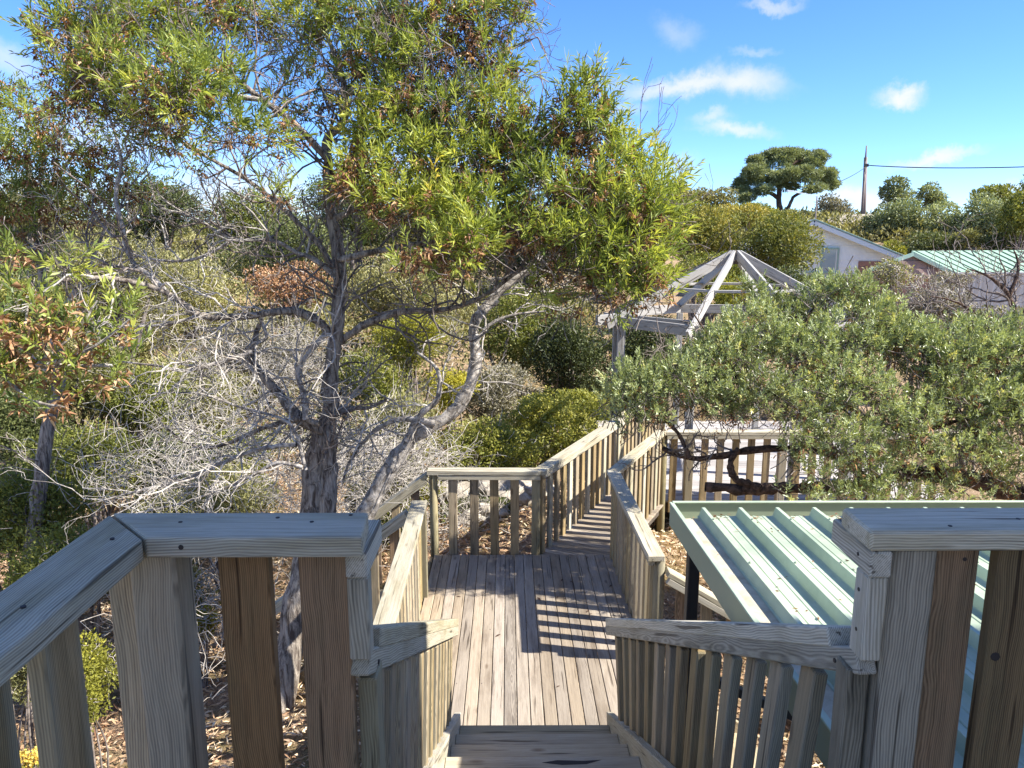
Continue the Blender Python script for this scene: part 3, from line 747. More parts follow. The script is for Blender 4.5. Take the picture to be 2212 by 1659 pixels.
# flat edge pan on the left, gutters
beam('edge_pan', (0.982, 1.76, rz(1.76) - 0.006), (0.982, 3.93, rz(3.93) - 0.006), 0.10, 0.006, M['gutter_inside'], rf, ch=0)
beam('gutter_face', (0.915, 1.76, rz(1.76) - 0.045), (0.915, 4.13, rz(4.1) - 0.045), 0.006, 0.125, M['gutter'], rf, ch=0)
beam('gutter_lip', (0.921, 1.76, rz(1.76) + 0.021), (0.921, 4.138, rz(4.1) + 0.021), 0.024, 0.008, M['roof'], rf, ch=0.002)
beam('gutter_base', (0.94, 1.76, rz(1.76) - 0.085), (0.94, 4.12, rz(4.12) - 0.085), 0.045, 0.004, M['gutter_inside'], rf, ch=0)
beam('gutter_face', (0.93, 4.135, ZF - 0.045), (6.2, 4.135, ZF - 0.045), 0.125, 0.006, M['gutter'], rf, up=(0, 1, 0), ch=0)
beam('gutter_lip', (0.925, 4.131, ZF + 0.022), (6.2, 4.131, ZF + 0.022), 0.024, 0.008, M['roof'], rf, ch=0.002)
beam('gutter_base', (0.95, 4.06, ZF - 0.10), (6.2, 4.06, ZF - 0.10), 0.14, 0.004, M['gutter_inside'], rf, ch=0)
beam('gutter_back', (1.03, 3.975, ZF - 0.055), (6.2, 3.975, ZF - 0.055), 0.09, 0.004, M['gutter'], rf, up=(0, 1, 0), ch=0)
upright('support_post', 1.00, 3.90, -3.0, ZF - 0.12, 0.062, 0.062, M['dark_steel'], rf)
upright('support_post', 3.6, 3.90, -3.0, ZF - 0.12, 0.062, 0.062, M['dark_steel'], rf)
beam('purlin', (1.0, 3.86, ZF - 0.09), (6.1, 3.86, ZF - 0.09), 0.05, 0.075, M['dark_steel'], rf)
beam('purlin', (1.0, 2.2, 0.10), (6.1, 2.2, 0.10), 0.05, 0.075, M['dark_steel'], rf)
beam('side_beam', (1.00, 1.78, 0.10), (1.00, 3.83, ZF - 0.09), 0.05, 0.07, M['dark_steel'], rf)
beam('brace', (1.01, 3.85, -0.75), (2.6, 3.55, -1.35), 0.05, 0.05, M['dark_steel'], rf)

V_, F_, o_ = [], [], 0
for k in range(26):
    for y in (1.95, 2.55, 3.15, 3.75):
        c = np.array((1.025 + 0.2 * k + 0.031, y, rz(y) + 0.050)); r_ = 0.0075
        a_ = np.arange(6) * np.pi / 3
        v_ = np.concatenate([c + np.stack([r_ * np.cos(a_), r_ * np.sin(a_), np.zeros(6)], 1), c + np.stack([r_ * .8 * np.cos(a_), r_ * .8 * np.sin(a_), np.full(6, .006)], 1), [c + np.array([0, 0, .0065])]])
        f_ = [[i, (i + 1) % 6, 6 + (i + 1) % 6] for i in range(6)] + [[i, 6 + (i + 1) % 6, 6 + i] for i in range(6)] + [[6 + i, 6 + (i + 1) % 6, 12] for i in range(6)]
        V_.append(v_); F_.append(np.array(f_) + o_); o_ += 13
np_obj('roof_screws', np.concatenate(V_), np.concatenate(F_), M['gutter'], rf, kind='stuff')

# ------------------------------------------------------------------ house beside the viewer (it shades the near railings)
hs_ = thing('viewer_house', 'tall cream house wing beside the deck that shades the near railings', 'house', (5.5, -1.5, -2.6))
beam('wall', (2.97, -2.55, 1.15), (9.0, -2.55, 1.15), 7.9, 7.5, M['house_wall'], hs_, ch=0)
beam('roof', (2.85, -2.55, 4.98), (9.2, -2.55, 4.98), 8.05, 0.16, M['far_roof'], hs_, ch=0)

# ------------------------------------------------------------------ far buildings
def quad_wall(name, pts, mat, parent, thick=(0, 0.2, 0)):
    """a wall slab: outline pts (world), pushed back by thick"""
    n_ = len(pts); t_ = Vector(thick)
    vs = [Vector(p) for p in pts] + [Vector(p) + t_ for p in pts]
    fs = [tuple(range(n_)), tuple(reversed(range(n_, 2 * n_)))] + [(i, i + n_, (i + 1) % n_ + n_, (i + 1) % n_) for i in range(n_)]
    return mesh_obj(name, vs, fs, mat, parent)
P0 = spot(1757, 480, 30.0)
hw = thing('white_house', 'white weatherboard house with shallow gabled roof and green framed window on the hillside', 'house', (P0.x, P0.y, -1.5))
wd = Vector((0.97, -0.25, 0)); rd = Vector((0.25, 0.97, 0)); up = Vector((0, 0, 1))
HWD, DROP, DEPTH = 3.15, 1.32, 9.0
base_z = P0.z - 4.6
def hp(a, z, d=0.0): return P0 + wd * a + up * z + rd * d
for sgn in (-1, 1):
    q = [hp(-0.1 * sgn * 0, 0.06, -0.35), hp(sgn * (HWD + 0.25), 0.06 - DROP * (HWD + 0.25) / HWD, -0.35), hp(sgn * (HWD + 0.25), 0.06 - DROP * (HWD + 0.25) / HWD, DEPTH), hp(0, 0.06, DEPTH)]
    mesh_obj('roof', q + [v + up * 0.05 for v in q], [(0, 1, 2, 3), (7, 6, 5, 4), (0, 4, 5, 1), (1, 5, 6, 2), (2, 6, 7, 3), (3, 7, 4, 0)], M['far_roof'], hw)
    a, b = hp(0, -0.04, -0.37), hp(sgn * (HWD + 0.28), -0.04 - DROP * (HWD + 0.28) / HWD, -0.37)
    beam('barge_board', a, b, 0.03, 0.17, M['white_trim'], hw)
    a, b = hp(0, 0.10, -0.38), hp(sgn * (HWD + 0.3), 0.10 - DROP * (HWD + 0.3) / HWD, -0.38)
    beam('roof_edge', a, b, 0.06, 0.05, M['trim'], hw)
quad_wall('wall', [hp(-HWD, -DROP), hp(-HWD, -4.6), hp(HWD, -4.6), hp(HWD, -DROP), hp(0, -0.02)], M['render'], hw, rd * DEPTH)
# weatherboards, each proud of the wall
zz = -0.32; brick_top = -DROP - 0.16
WX = (-0.15, 0.95, -1.0, -2.35)   # window: left, right, top, bottom (along wd, z)
for k in range(11):
    z1 = zz - 0.285 * k; z0 = z1 - 0.28
    if z1 < -3.3: break
    half = min(HWD - 0.02, HWD * (-(z1) - 0.06) / DROP)
    right = min(half, 1.72 if z1 < brick_top else half)
    spans = [(-half, right)] if (z0 > WX[2] or z1 < WX[3]) else [(-half, WX[0] - 0.10), (WX[1] + 0.08, right)]
    for (xa, xb) in spans:
        if xb - xa < 0.1: continue
        q = [hp(xa, z1, -0.008), hp(xb, z1, -0.008), hp(xb, z0, -0.032), hp(xa, z0, -0.032)]
        q2 = [v + rd * 0.06 for v in q]
        mesh_obj('weatherboard', q + q2, [(3, 2, 1, 0), (4, 5, 6, 7), (3, 7, 6, 2), (0, 1, 5, 4), (0, 4, 7, 3), (1, 2, 6, 5)], M['render'], hw)
wf = beam('window', hp((WX[0] + WX[1]) / 2, WX[2], -0.05), hp((WX[0] + WX[1]) / 2, WX[3], -0.05), 1.2, 0.02, M['curtain'], hw, up=rd)
def wbar(p, q, w=0.05):
    beam('window_frame', p, q, w, 0.05, M['trim'], hw, up=rd)
for a in (WX[0] - 0.03, 0.38, WX[1] + 0.03): wbar(hp(a, WX[2] + 0.03, -0.075), hp(a, WX[3] - 0.03, -0.075))
for z in (WX[2], WX[3], WX[3] + 0.42): wbar(hp(WX[0] - 0.05, z, -0.078), hp(WX[1] + 0.05, z, -0.078), 0.06)
beam('pane', hp(0.65, WX[2] - 0.03, -0.066), hp(0.65, WX[3] + 0.03, -0.066), 0.5, 0.006, M['glass'], hw, up=rd)
# brick corner
quad_wall('brick_panel', [hp(1.74, brick_top, -0.03), hp(1.74, -4.0, -0.03), hp(HWD - 0.55, -4.0, -0.03), hp(HWD - 0.55, brick_top, -0.03)], M['mortar'], hw, rd * 0.028)
for r_ in range(9):
    z = brick_top - 0.10 - 0.2 * r_
    for c_ in range(3):
        xa = 1.74 + 0.4 * c_ - (0.2 if r_ % 2 else 0); xb = min(xa + 0.385, HWD - 0.55); xa = max(xa, 1.745)
        if xb - xa < 0.06: continue
        beam('brick', hp(xa, z, -0.04), hp(xb, z, -0.04), 0.03, 0.185, M['brick'], hw, ch=0.003)
# antenna / street light over the roof
S1 = spot(1763, 452, 36)
lt = thing('street_lamp', 'thin street lamp with long pale arm behind the white house roof', 'lamp', (S1.x, S1.y, 0))
pole('lamp_post', (S1.x, S1.y, 0.0), (S1.x, S1.y, spot(1763, 424, 36).z), 0.04, 0.03, M['pole_far'], lt, n=8)
beam('lamp_arm', spot(1763, 424, 36), spot(1715, 414, 36), 0.05, 0.05, M['white_trim'], lt)
beam('lamp_head', spot(1722, 415, 36), spot(1700, 412, 36), 0.16, 0.07, M['white_trim'], lt)

# shed with green roof
sh = thing('shed', 'long low shed with pale green roof and brown gable wall right of the white house', 'shed', (14.5, 23, -2))
g0 = spot(1878, 582, 24.5); gA = spot(1972, 548.5, 24.5); g1 = spot(2085, 605, 24.5)
gl = 17.0
g0 = Vector((g0.x, g0.y, g0.z)); 
bk = Vector((0.965, 0.26, 0))
floor_ = -2.2
quad_wall('gable_wall', [g0, Vector((g0.x, g0.y, floor_)), Vector((g1.x, g1.y, floor_)), g1, gA], M['brown_board'], sh, bk * 0.15)
for k in range(9):     # horizontal cladding boards of the gable, proud
    z1 = gA.z - 0.22 - k * 0.24; z0 = z1 - 0.232
    def lim(z): 
        t = max(0, min(1, (gA.z - z) / (gA.z - g0.z))); t2 = max(0, min(1, (gA.z - z) / (gA.z - g1.z)))
        return gA.lerp(g0, t), gA.lerp(g1, t2)
    a, b = lim(z1); f_ = Vector((-0.02, -0.035, 0))
    q = [Vector((a.x, a.y, z1)) + f_ * 0.4, Vector((b.x, b.y, z1)) + f_ * 0.4, Vector((b.x, b.y, z0)) + f_, Vector((a.x, a.y, z0)) + f_]
    mesh_obj('cladding_board', q + [v - f_ * 1.5 for v in q], [(3, 2, 1, 0), (4, 5, 6, 7), (3, 7, 6, 2), (0, 1, 5, 4)], M['brown_board'], sh)
q = [gA + Vector((-0.1, -0.1, 0.05)), g1 + Vector((0.05, -0.12, 0.02)), g1 + bk * gl + Vector((0, 0, 0.02)), gA + bk * gl + Vector((0, 0, 0.05))]
mesh_obj('roof', q + [v + Vector((0, 0, 0.05)) for v in q], [(0, 1, 2, 3), (7, 6, 5, 4), (0, 4, 5, 1), (1, 5, 6, 2), (2, 6, 7, 3), (3, 7, 4, 0)], M['green_roof_far'], sh)
nrm = (q[1] - q[0])
for k in range(46):    # ribs of the roof
    s = bk * (0.15 + k * 0.37)
    beam('roof_rib', q[0] + s + Vector((0, 0, 0.06)), q[1] + s + Vector((0, 0, 0.06)), 0.04, 0.004, M['green_roof_far'], sh, ch=0)
beam('barge_board', gA + Vector((-0.05, -0.15, 0.0)), g1 + Vector((0.05, -0.15, -0.03)), 0.03, 0.14, M['trim'], sh)
beam('barge_board', gA + Vector((-0.05, -0.15, 0.0)), g0 + Vector((-0.1, -0.15, -0.03)), 0.03, 0.12, M['trim'], sh)
quad_wall('side_wall', [g1 + Vector((0, 0, -0.02)), Vector((g1.x, g1.y, floor_)), Vector((g1.x, g1.y, floor_)) + bk * gl, g1 + bk * gl - Vector((0, 0, 0.02))], M['cream_sheet'], sh, (0, 0.15, 0))
# corrugated fences
def corrugated(name, label, pa, pb, h, mat, pitch=0.17, cap=True):
    t = thing(name, label, 'fence', ((pa.x + pb.x) / 2, (pa.y + pb.y) / 2, pa.z - h))
    d = (pb - pa); n_ = max(2, int(Vector((d.x, d.y, 0)).length / pitch)); nv = Vector((-d.y, d.x, 0)).normalized() * 0.045
    for i in range(n_):
        a = pa.lerp(pb, i / n_); b = pa.lerp(pb, (i + 0.5) / n_); c = pa.lerp(pb, (i + 1) / n_)
        p = [a, b - nv, b.lerp(c, 0.4) - nv, c]; lo = [v - Vector((0, 0, h)) for v in p]
        mesh_obj('fence_sheet', p + lo, [(k, k + 4, k + 5, k + 1) for k in range(3)], mat, t)
    if cap: beam('rail', pa + Vector((0, -0.05, 0.02)), pb + Vector((0, -0.05, 0.02)), 0.06, 0.05, mat, t)
    return t
corrugated('sheet_fence', 'orange brown corrugated sheet fence below the brown gable', spot(1868, 592, 23.2), spot(2062, 607, 21.5), 1.7, M['orange_sheet'])
corrugated('sheet_fence', 'pale cream corrugated sheet fence at the right behind bare bushes', spot(2064, 592, 21.0), spot(2500, 590, 20.0), 1.9, M['cream_sheet'])
bw_ = thing('block_wall', 'low orange block wall below the white house corner', 'wall', (12, 27.6, -2.4))
a, b = spot(1700, 602, 27.5), spot(1880, 600, 25.6)
dv = (b - a).normalized()
beam('wall_core', a - Vector((0, -0.1, 0.9)), b - Vector((0, -0.1, 0.9)), 0.12, 1.8, M['mortar'], bw_, ch=0)
M['orange_block'] = simple('orange_block', (0.50, 0.29, 0.20), 0.9, 0, (0.42, 0.24, 0.17), 5)
nb = int((b - a).length / 0.4)
for r_ in range(7):
    for c_ in range(nb):
        s = 0.4 * c_ + (0.2 if r_ % 2 else 0)
        p = a + dv * s - Vector((0, 0.0, 0.1 + 0.2 * r_))
        beam('block', p, p + dv * 0.385, 0.10, 0.185, M['orange_block'], bw_, ch=0)

# power pole and wires
pb_ = spot(1866, 470, 58); pt = spot(1872, 315, 58)
pp = thing('power_pole', 'tall grey timber power pole standing on the ridge right of the pine', 'pole', (pb_.x, pb_.y, pb_.z))
pole('pole', (pb_.x, pb_.y, pb_.z - 1.0), tuple(spot(1870, 340, 58)), 0.20, 0.13, M['pole_far'], pp, n=8)
pole('pole_extension', tuple(spot(1869.5, 345, 57.8)), tuple(pt), 0.07, 0.05, M['pole_far'], pp, n=8)
pole('stay_post', tuple(spot(1861, 470, 57.6)), tuple(spot(1868, 372, 57.7)), 0.10, 0.08, M['pole_far'], pp, n=8)
beam('insulator', spot(1866, 357, 57.8), spot(1876, 357, 57.8), 0.12, 0.22, M['dark_steel'], pp)
def wire(label, pts, r=0.035):
    cu = [Vector(p) for p in pts]; path = []
    for i in range(17):
        t = i / 16; a, b, c = cu; path.append(a * (1 - t) ** 2 + b * 2 * t * (1 - t) + c * t * t)
    V, F = tubes(np.array([[tuple(p) for p in path]]), np.full((1, 17), r), 4)
    o = np_obj('power_line', V, F, M['wire']); o['label'] = label; o['category'] = 'wire'
    return o
def tubes(P, Rr, sides=5):
    """P (N,K,3), Rr (N,K) -> quads"""
    N, K, _ = P.shape
    T = np.gradient(P, axis=1); T /= np.linalg.norm(T, axis=2, keepdims=True) + 1e-9
    ref = np.where(np.abs(T[..., 2:3]) < 0.85, np.array([0, 0, 1.0]), np.array([1.0, 0, 0]))
    ref = np.broadcast_to(ref[:, :1], T.shape)
    A = np.cross(T, ref); A /= np.linalg.norm(A, axis=2, keepdims=True) + 1e-9
    B = np.cross(T, A)
    ang = np.arange(sides) * 2 * np.pi / sides
    V = P[:, :, None] + Rr[:, :, None, None] * (np.cos(ang)[None, None, :, None] * A[:, :, None] + np.sin(ang)[None, None, :, None] * B[:, :, None])
    V = V.reshape(-1, 3)
    idx = np.arange(N * K * sides).reshape(N, K, sides); nxt = np.roll(idx, -1, axis=2)
    F = np.stack([idx[:, :-1], nxt[:, :-1], nxt[:, 1:], idx[:, 1:]], -1).reshape(-1, 4)
    return V, F
wire('sagging power line running right from the power pole', (spot(1873, 357, 57.8), spot(2120, 374, 52), spot(2600, 340, 45)))
wire('short power line running down left from the power pole to the pine', (spot(1868, 362, 57.8), spot(1842, 382, 55), spot(1800, 398, 52)), 0.03)

# ------------------------------------------------------------------ plants
def nrmz(a): return a / (np.linalg.norm(a, axis=-1, keepdims=True) + 1e-9)
def rvec(n_): return nrmz(rng.normal(size=(n_, 3)))
def leaf_quads(base, d, length, width, fold=0.18, droop=0.15):
    """one lance-shaped leaf per row: 4 vertices folded along the midrib"""
    n_ = len(base)
    side = nrmz(np.cross(d, rvec(n_) + np.array([0, 0, 0.4])))
    nrm_ = np.cross(side, d)
    L_ = length[:, None]; W_ = width[:, None]
    tip = base + d * L_ + np.array([0, 0, -1.0]) * L_ * droop * rng.random((n_, 1))
    mid = base + d * L_ * 0.48
    v = np.stack([base, mid + side * W_ * 0.5 + nrm_ * W_ * fold, tip, mid - side * W_ * 0.5 + nrm_ * W_ * fold], 1).reshape(-1, 3)
    i = np.arange(n_)[:, None] * 4
    f = np.concatenate([i + np.array([[0, 1, 2]]), i + np.array([[0, 2, 3]])], 0)
    return v, f
def shoots(pos, d, L_, n_leaf, leaf_len, leaf_w, a0=60, a1=14, jitter=0.25, droop=0.1, fold=0.18):
    """leafy shoots; returns verts, tris, per-shoot index per vertex"""
    N = len(pos); t = (np.arange(n_leaf) + 0.5) / n_leaf
    u = nrmz(np.cross(d, rvec(N))); w = np.cross(d, u)
    phi = np.arange(n_leaf) * 2.399 + rng.random((N, 1)) * 6.28
    al = np.radians(a0 + (a1 - a0) * t)[None] + rng.normal(0, 0.12, (N, n_leaf))
    ld_ = np.cos(al)[..., None] * d[:, None] + np.sin(al)[..., None] * (np.cos(phi)[..., None] * u[:, None] + np.sin(phi)[..., None] * w[:, None])
    ld_ = nrmz(ld_ + rng.normal(0, jitter, ld_.shape) * 0.5)
    base = pos[:, None] + d[:, None] * (t[None, :, None] * L_[:, None, None])
    ll = leaf_len * rng.uniform(0.7, 1.15, (N, n_leaf)); ww = leaf_w * rng.uniform(0.75, 1.25, (N, n_leaf))
    v, f = leaf_quads(base.reshape(-1, 3), ld_.reshape(-1, 3), ll.ravel(), ww.ravel(), fold, droop)
    si = np.repeat(np.arange(N), n_leaf * 4)
    return v, f, si
def curve_paths(start, d, length, K=6, wander=0.35, lift=0.0):
    """random bending paths from start along d"""
    N = len(start); pts = [start]; cur = d.copy(); seg = length[:, None] / (K - 1)
    bend = rng.normal(0, wander, (N, 3))
    for k in range(K - 1):
        cur = nrmz(cur + bend / (K - 1) + rng.normal(0, wander * 0.6, (N, 3)) + np.array([0, 0, lift / (K - 1)]))
        pts.append(pts[-1] + cur * seg)
    return np.stack(pts, 1)
def resample(pts, K):
    pts = np.array([tuple(p) for p in pts]); 
    # Catmull-Rom through the points
    n_ = len(pts); t = np.linspace(0, n_ - 1.0001, K); i = t.astype(int); f = (t - i)[:, None]
    p0 = pts[np.clip(i - 1, 0, n_ - 1)]; p1 = pts[i]; p2 = pts[np.clip(i + 1, 0, n_ - 1)]; p3 = pts[np.clip(i + 2, 0, n_ - 1)]
    return 0.5 * ((2 * p1) + (-p0 + p2) * f + (2 * p0 - 5 * p1 + 4 * p2 - p3) * f ** 2 + (-p0 + 3 * p1 - 3 * p2 + p3) * f ** 3)
def limb(name, pts, r0, r1, mat, parent, K=26, sides=10, rough=0.12):
    P = resample(pts, K); rr_ = np.linspace(r0, r1, K) * (1 + rng.normal(0, rough * 0.4, K))
    P = P + rng.normal(0, 1, P.shape) * np.linspace(r0, r1, K)[:, None] * 0.10
    V, F = tubes(P[None], rr_[None], sides)
    V = V + rng.normal(0, 1, V.shape) * 0.035 * np.repeat(rr_, sides)[:, None]
    o = np_obj(name, V, F, mat, parent, smooth=True)
    return P, rr_

# ---- the big wattle in the centre left ------------------------------------------------
def px(lst, z): return [spot(a, b, z if not isinstance(z, list) else z[i]) for i, (a, b) in enumerate(lst)]
wt = thing('wattle_tree', 'large old wattle with furrowed grey trunk, bare lower branches and narrow yellow-green leaves', 'tree', tuple(spot(585, 1690, 7.0)))
trunk = px([(585, 1720), (612, 1520), (634, 1340), (668, 1180), (676, 1080), (682, 1000), (700, 930)], 7.0)
trunkP, _ = limb('trunk', trunk, 0.132, 0.10, M['bark'], wt, 30, 14)
trunk2P, _ = limb('trunk', px([(655, 1260), (700, 1130), (712, 1040), (706, 960), (712, 880), (718, 790), (730, 690), (732, 600), (722, 500), (708, 410), (712, 350)], 7.0), 0.09, 0.045, M['bark'], wt, 40, 12)
limbs = [  # points, depth(s), start radius, end radius
    ([(700, 930), (650, 905), (600, 850), (545, 780), (552, 735), (560, 700)], 6.9, .075, .025),
    ([(712, 720), (690, 695), (640, 672), (580, 675), (520, 685), (430, 682), (375, 640), (300, 612), (225, 600), (140, 605)], [7.0, 6.95, 6.9, 6.8, 6.7, 6.6, 6.5, 6.4, 6.3, 6.2], .055, .02),
    ([(375, 650), (330, 600), (285, 565), (262, 480), (250, 420), (262, 350), (240, 260), (210, 180)], 6.5, .03, .012),
    ([(560, 685), (575, 730), (540, 745), (528, 770), (545, 800)], 6.8, .022, .016),
    ([(735, 740), (780, 705), (850, 678), (900, 670), (970, 668), (1045, 640), (1100, 600), (1160, 560)], [7.0, 6.95, 6.9, 6.85, 6.8, 6.7, 6.7, 6.7], .045, .015),
    ([(706, 905), (750, 885), (800, 880), (835, 862)], 6.95, .035, .012),
    ([(690, 915), (640, 905), (560, 928), (470, 965), (400, 955), (340, 905)], 6.75, .035, .010),
    ([(640, 960), (560, 970), (480, 1000), (400, 1035), (300, 1060), (190, 1090)], 6.6, .028, .008),
    ([(655, 1010), (600, 1000), (540, 1030), (470, 1060), (380, 1090), (290, 1110)], 6.5, .022, .008),
    ([(660, 905), (655, 850), (645, 800), (690, 735), (705, 720)], 6.7, .032, .024),
    ([(728, 600), (680, 560), (640, 545), (590, 520), (500, 515), (420, 470), (345, 450)], 6.9, .032, .010),
    ([(728, 600), (690, 530), (600, 440), (520, 380), (430, 330), (350, 280)], 6.9, .034, .012),
    ([(712, 350), (705, 300), (745, 260), (745, 190), (722, 120), (700, 50), (690, -60)], 7.0, .05, .016),
    ([(710, 410), (770, 330), (792, 230), (850, 150), (900, 60), (960, -20)], 7.0, .045, .014),
    ([(712, 350), (640, 270), (560, 210), (480, 140), (420, 60), (380, -30)], 6.9, .042, .012),
    ([(560, 215), (470, 200), (380, 170), (280, 130), (180, 90)], 6.6, .026, .008),
    ([(770, 330), (860, 280), (960, 230), (1040, 160), (1110, 80)], 6.9, .034, .010),
    ([(725, 470), (820, 430), (930, 400), (1040, 380), (1140, 330), (1230, 260)], 6.8, .036, .010),
    ([(730, 560), (830, 540), (940, 520), (1060, 500), (1180, 500), (1300, 460), (1380, 420)], 6.6, .036, .010),
    ([(1060, 500), (1150, 560), (1250, 590), (1350, 600), (1420, 580)], 6.5, .02, .008),
    ([(500, 520), (420, 560), (330, 560), (230, 530), (120, 520)], 6.8, .02, .008),
    ([(430, 682), (360, 700), (280, 705), (200, 690)], 6.5, .02, .008),
    ([(660, 1015), (640, 940), (610, 905), (520, 880), (430, 850), (330, 850)], 6.6, .022, .008),
    ([(470, 785), (400, 800), (340, 790), (250, 780)], 6.5, .022, .008),
    ([(545, 760), (500, 775), (440, 790), (380, 785)], 6.6, .026, .012),
]
nodes = [trunk2P]
limb_paths = []
for pts_, z_, r0, r1 in limbs:
    P, rr_ = limb('limb', px(pts_, z_), r0 * .82, r1 * .85, M['bark'] if r0 > .033 else M['bark_smooth'], wt, 22, 7, 0.2)
    nodes.append(P); limb_paths.append((P, rr_))
lt2 = thing('leaning_wattle', 'second pale leaning trunk curving up to the right beside the big wattle', 'tree', tuple(spot(770, 1180, 7.6)))
lean = []
for pts_, z_, r0, r1 in [
    ([(700, 1330), (755, 1180), (800, 1085), (845, 1010), (880, 955), (940, 915), (990, 880), (1015, 830), (1030, 770), (1022, 710), (1045, 668), (1075, 645)], 7.5, .098, .042),
    ([(880, 955), (905, 900), (945, 860), (945, 800), (900, 760)], 7.4, .04, .012),
    ([(1045, 668), (1090, 620), (1150, 580), (1220, 540), (1290, 490)], 7.3, .045, .012),
    ([(1028, 740), (1060, 700), (1110, 680), (1180, 672)], 7.4, .02, .008),
    ([(940, 915), (870, 905), (810, 930), (760, 990), (740, 1040)], 7.4, .03, .010)]:
    P, rr_ = limb('trunk' if r0 > .1 else 'limb', px(pts_, z_), r0, r1, M['bark'] if r0 > .1 else M['bark_smooth'], lt2, 30, 9, 0.2)
    lean.append((P, rr_)); nodes.append(P)

def twig_growth(paths, n1, len1, r1, n2, n3=0, wander=0.5, lift=0.1, outward=None, down=0.0):
    """three generations of bending twigs from limbs"""
    S, D, Rr = [], [], []
    for P, rr_ in paths:
        k = max(3, int(n1 * np.linalg.norm(np.diff(P, axis=0), axis=1).sum()))
        i = rng.integers(int(len(P) * 0.15), len(P) - 1, k)
        tdir = nrmz(P[np.clip(i + 1, 0, len(P) - 1)] - P[i])
        S.append(P[i]); D.append(nrmz(tdir * 0.7 + rvec(k) * 1.0 + np.array([0, 0, lift - down]))); Rr.append(np.minimum(r1, rr_[i] * 0.6))
    S, D, Rr = np.concatenate(S), np.concatenate(D), np.concatenate(Rr)
    out = []
    Lg = len1 * rng.uniform(0.5, 1.3, len(S))
    A = curve_paths(S, D, Lg, 8, wander, lift); RA = Rr[:, None] * np.linspace(1, 0.45, 8)[None]
    out.append((A, RA))
    for (cnt, sc, rs, K) in ((n2, 0.6, 0.62, 7), (n3, 0.42, 0.6, 6)):
        if not cnt: break
        PA, PR = out[-1]; N = len(PA)
        j = np.repeat(np.arange(N), cnt); k = rng.integers(1, PA.shape[1] - 1, len(j))
        s = PA[j, k]; td = nrmz(PA[j, k + 1] - PA[j, k])
        d = nrmz(td * 1.0 + rvec(len(j)) * 0.75 + np.array([0, 0, lift * 0.5]))
        ln_ = len1 * sc * rng.uniform(0.4, 1.2, len(j))
        A = curve_paths(s, d, ln_, K, wander, lift); RA = (PR[j, k] * rs)[:, None] * np.linspace(1, 0.35, K)[None]
        out.append((A, RA))
        len1 *= 0.75
    return out
def join(parts):
    V, F, T, o_ = [], [], [], 0
    for p in parts:
        V.append(p[0]); F.append(p[1] + o_); o_ += len(p[0])
        if len(p) > 2: T.append(p[2])
    return np.concatenate(V), np.concatenate(F), (np.concatenate(T) if T else None)
def twigs_obj(name, gens, mat, parent, sides=(5, 4, 3), rmin=0.0016):
    pr = [tubes(A, np.maximum(RA, rmin), sides[min(i, 2)]) for i, (A, RA) in enumerate(gens)]
    V, F, _ = join(pr); return np_obj(name, V, F, mat, parent, smooth=True, kind='stuff')

# bare pale twigs on the lower limbs
low = [limb_paths[i] for i in (0, 1, 3, 5, 6, 7, 8, 9, 10, 20, 21, 22, 23, 24)]
g_low = twig_growth(low, 6.5, 0.75, 0.011, 4, 3, 0.55, 0.08, down=0.15)
twigs_obj('dead_twigs', g_low, M['twig'], wt, rmin=0.0019)
g_lean = twig_growth(lean[1:], 8, 0.7, 0.010, 4, 3, 0.55, 0.1)
twigs_obj('dead_twigs', g_lean, M['twig'], lt2, rmin=0.0019)
hi = [limb_paths[i] for i in (2, 4, 10, 11, 12, 13, 14, 15, 16, 17, 18, 19)] + [(trunk2P, np.linspace(.1, .05, len(trunk2P)))]
g_hi = twig_growth(hi, 8, 0.8, 0.012, 4, 3, 0.55, 0.25)
twigs_obj('twigs', g_hi, M['dark_twig'], wt, rmin=0.0022)

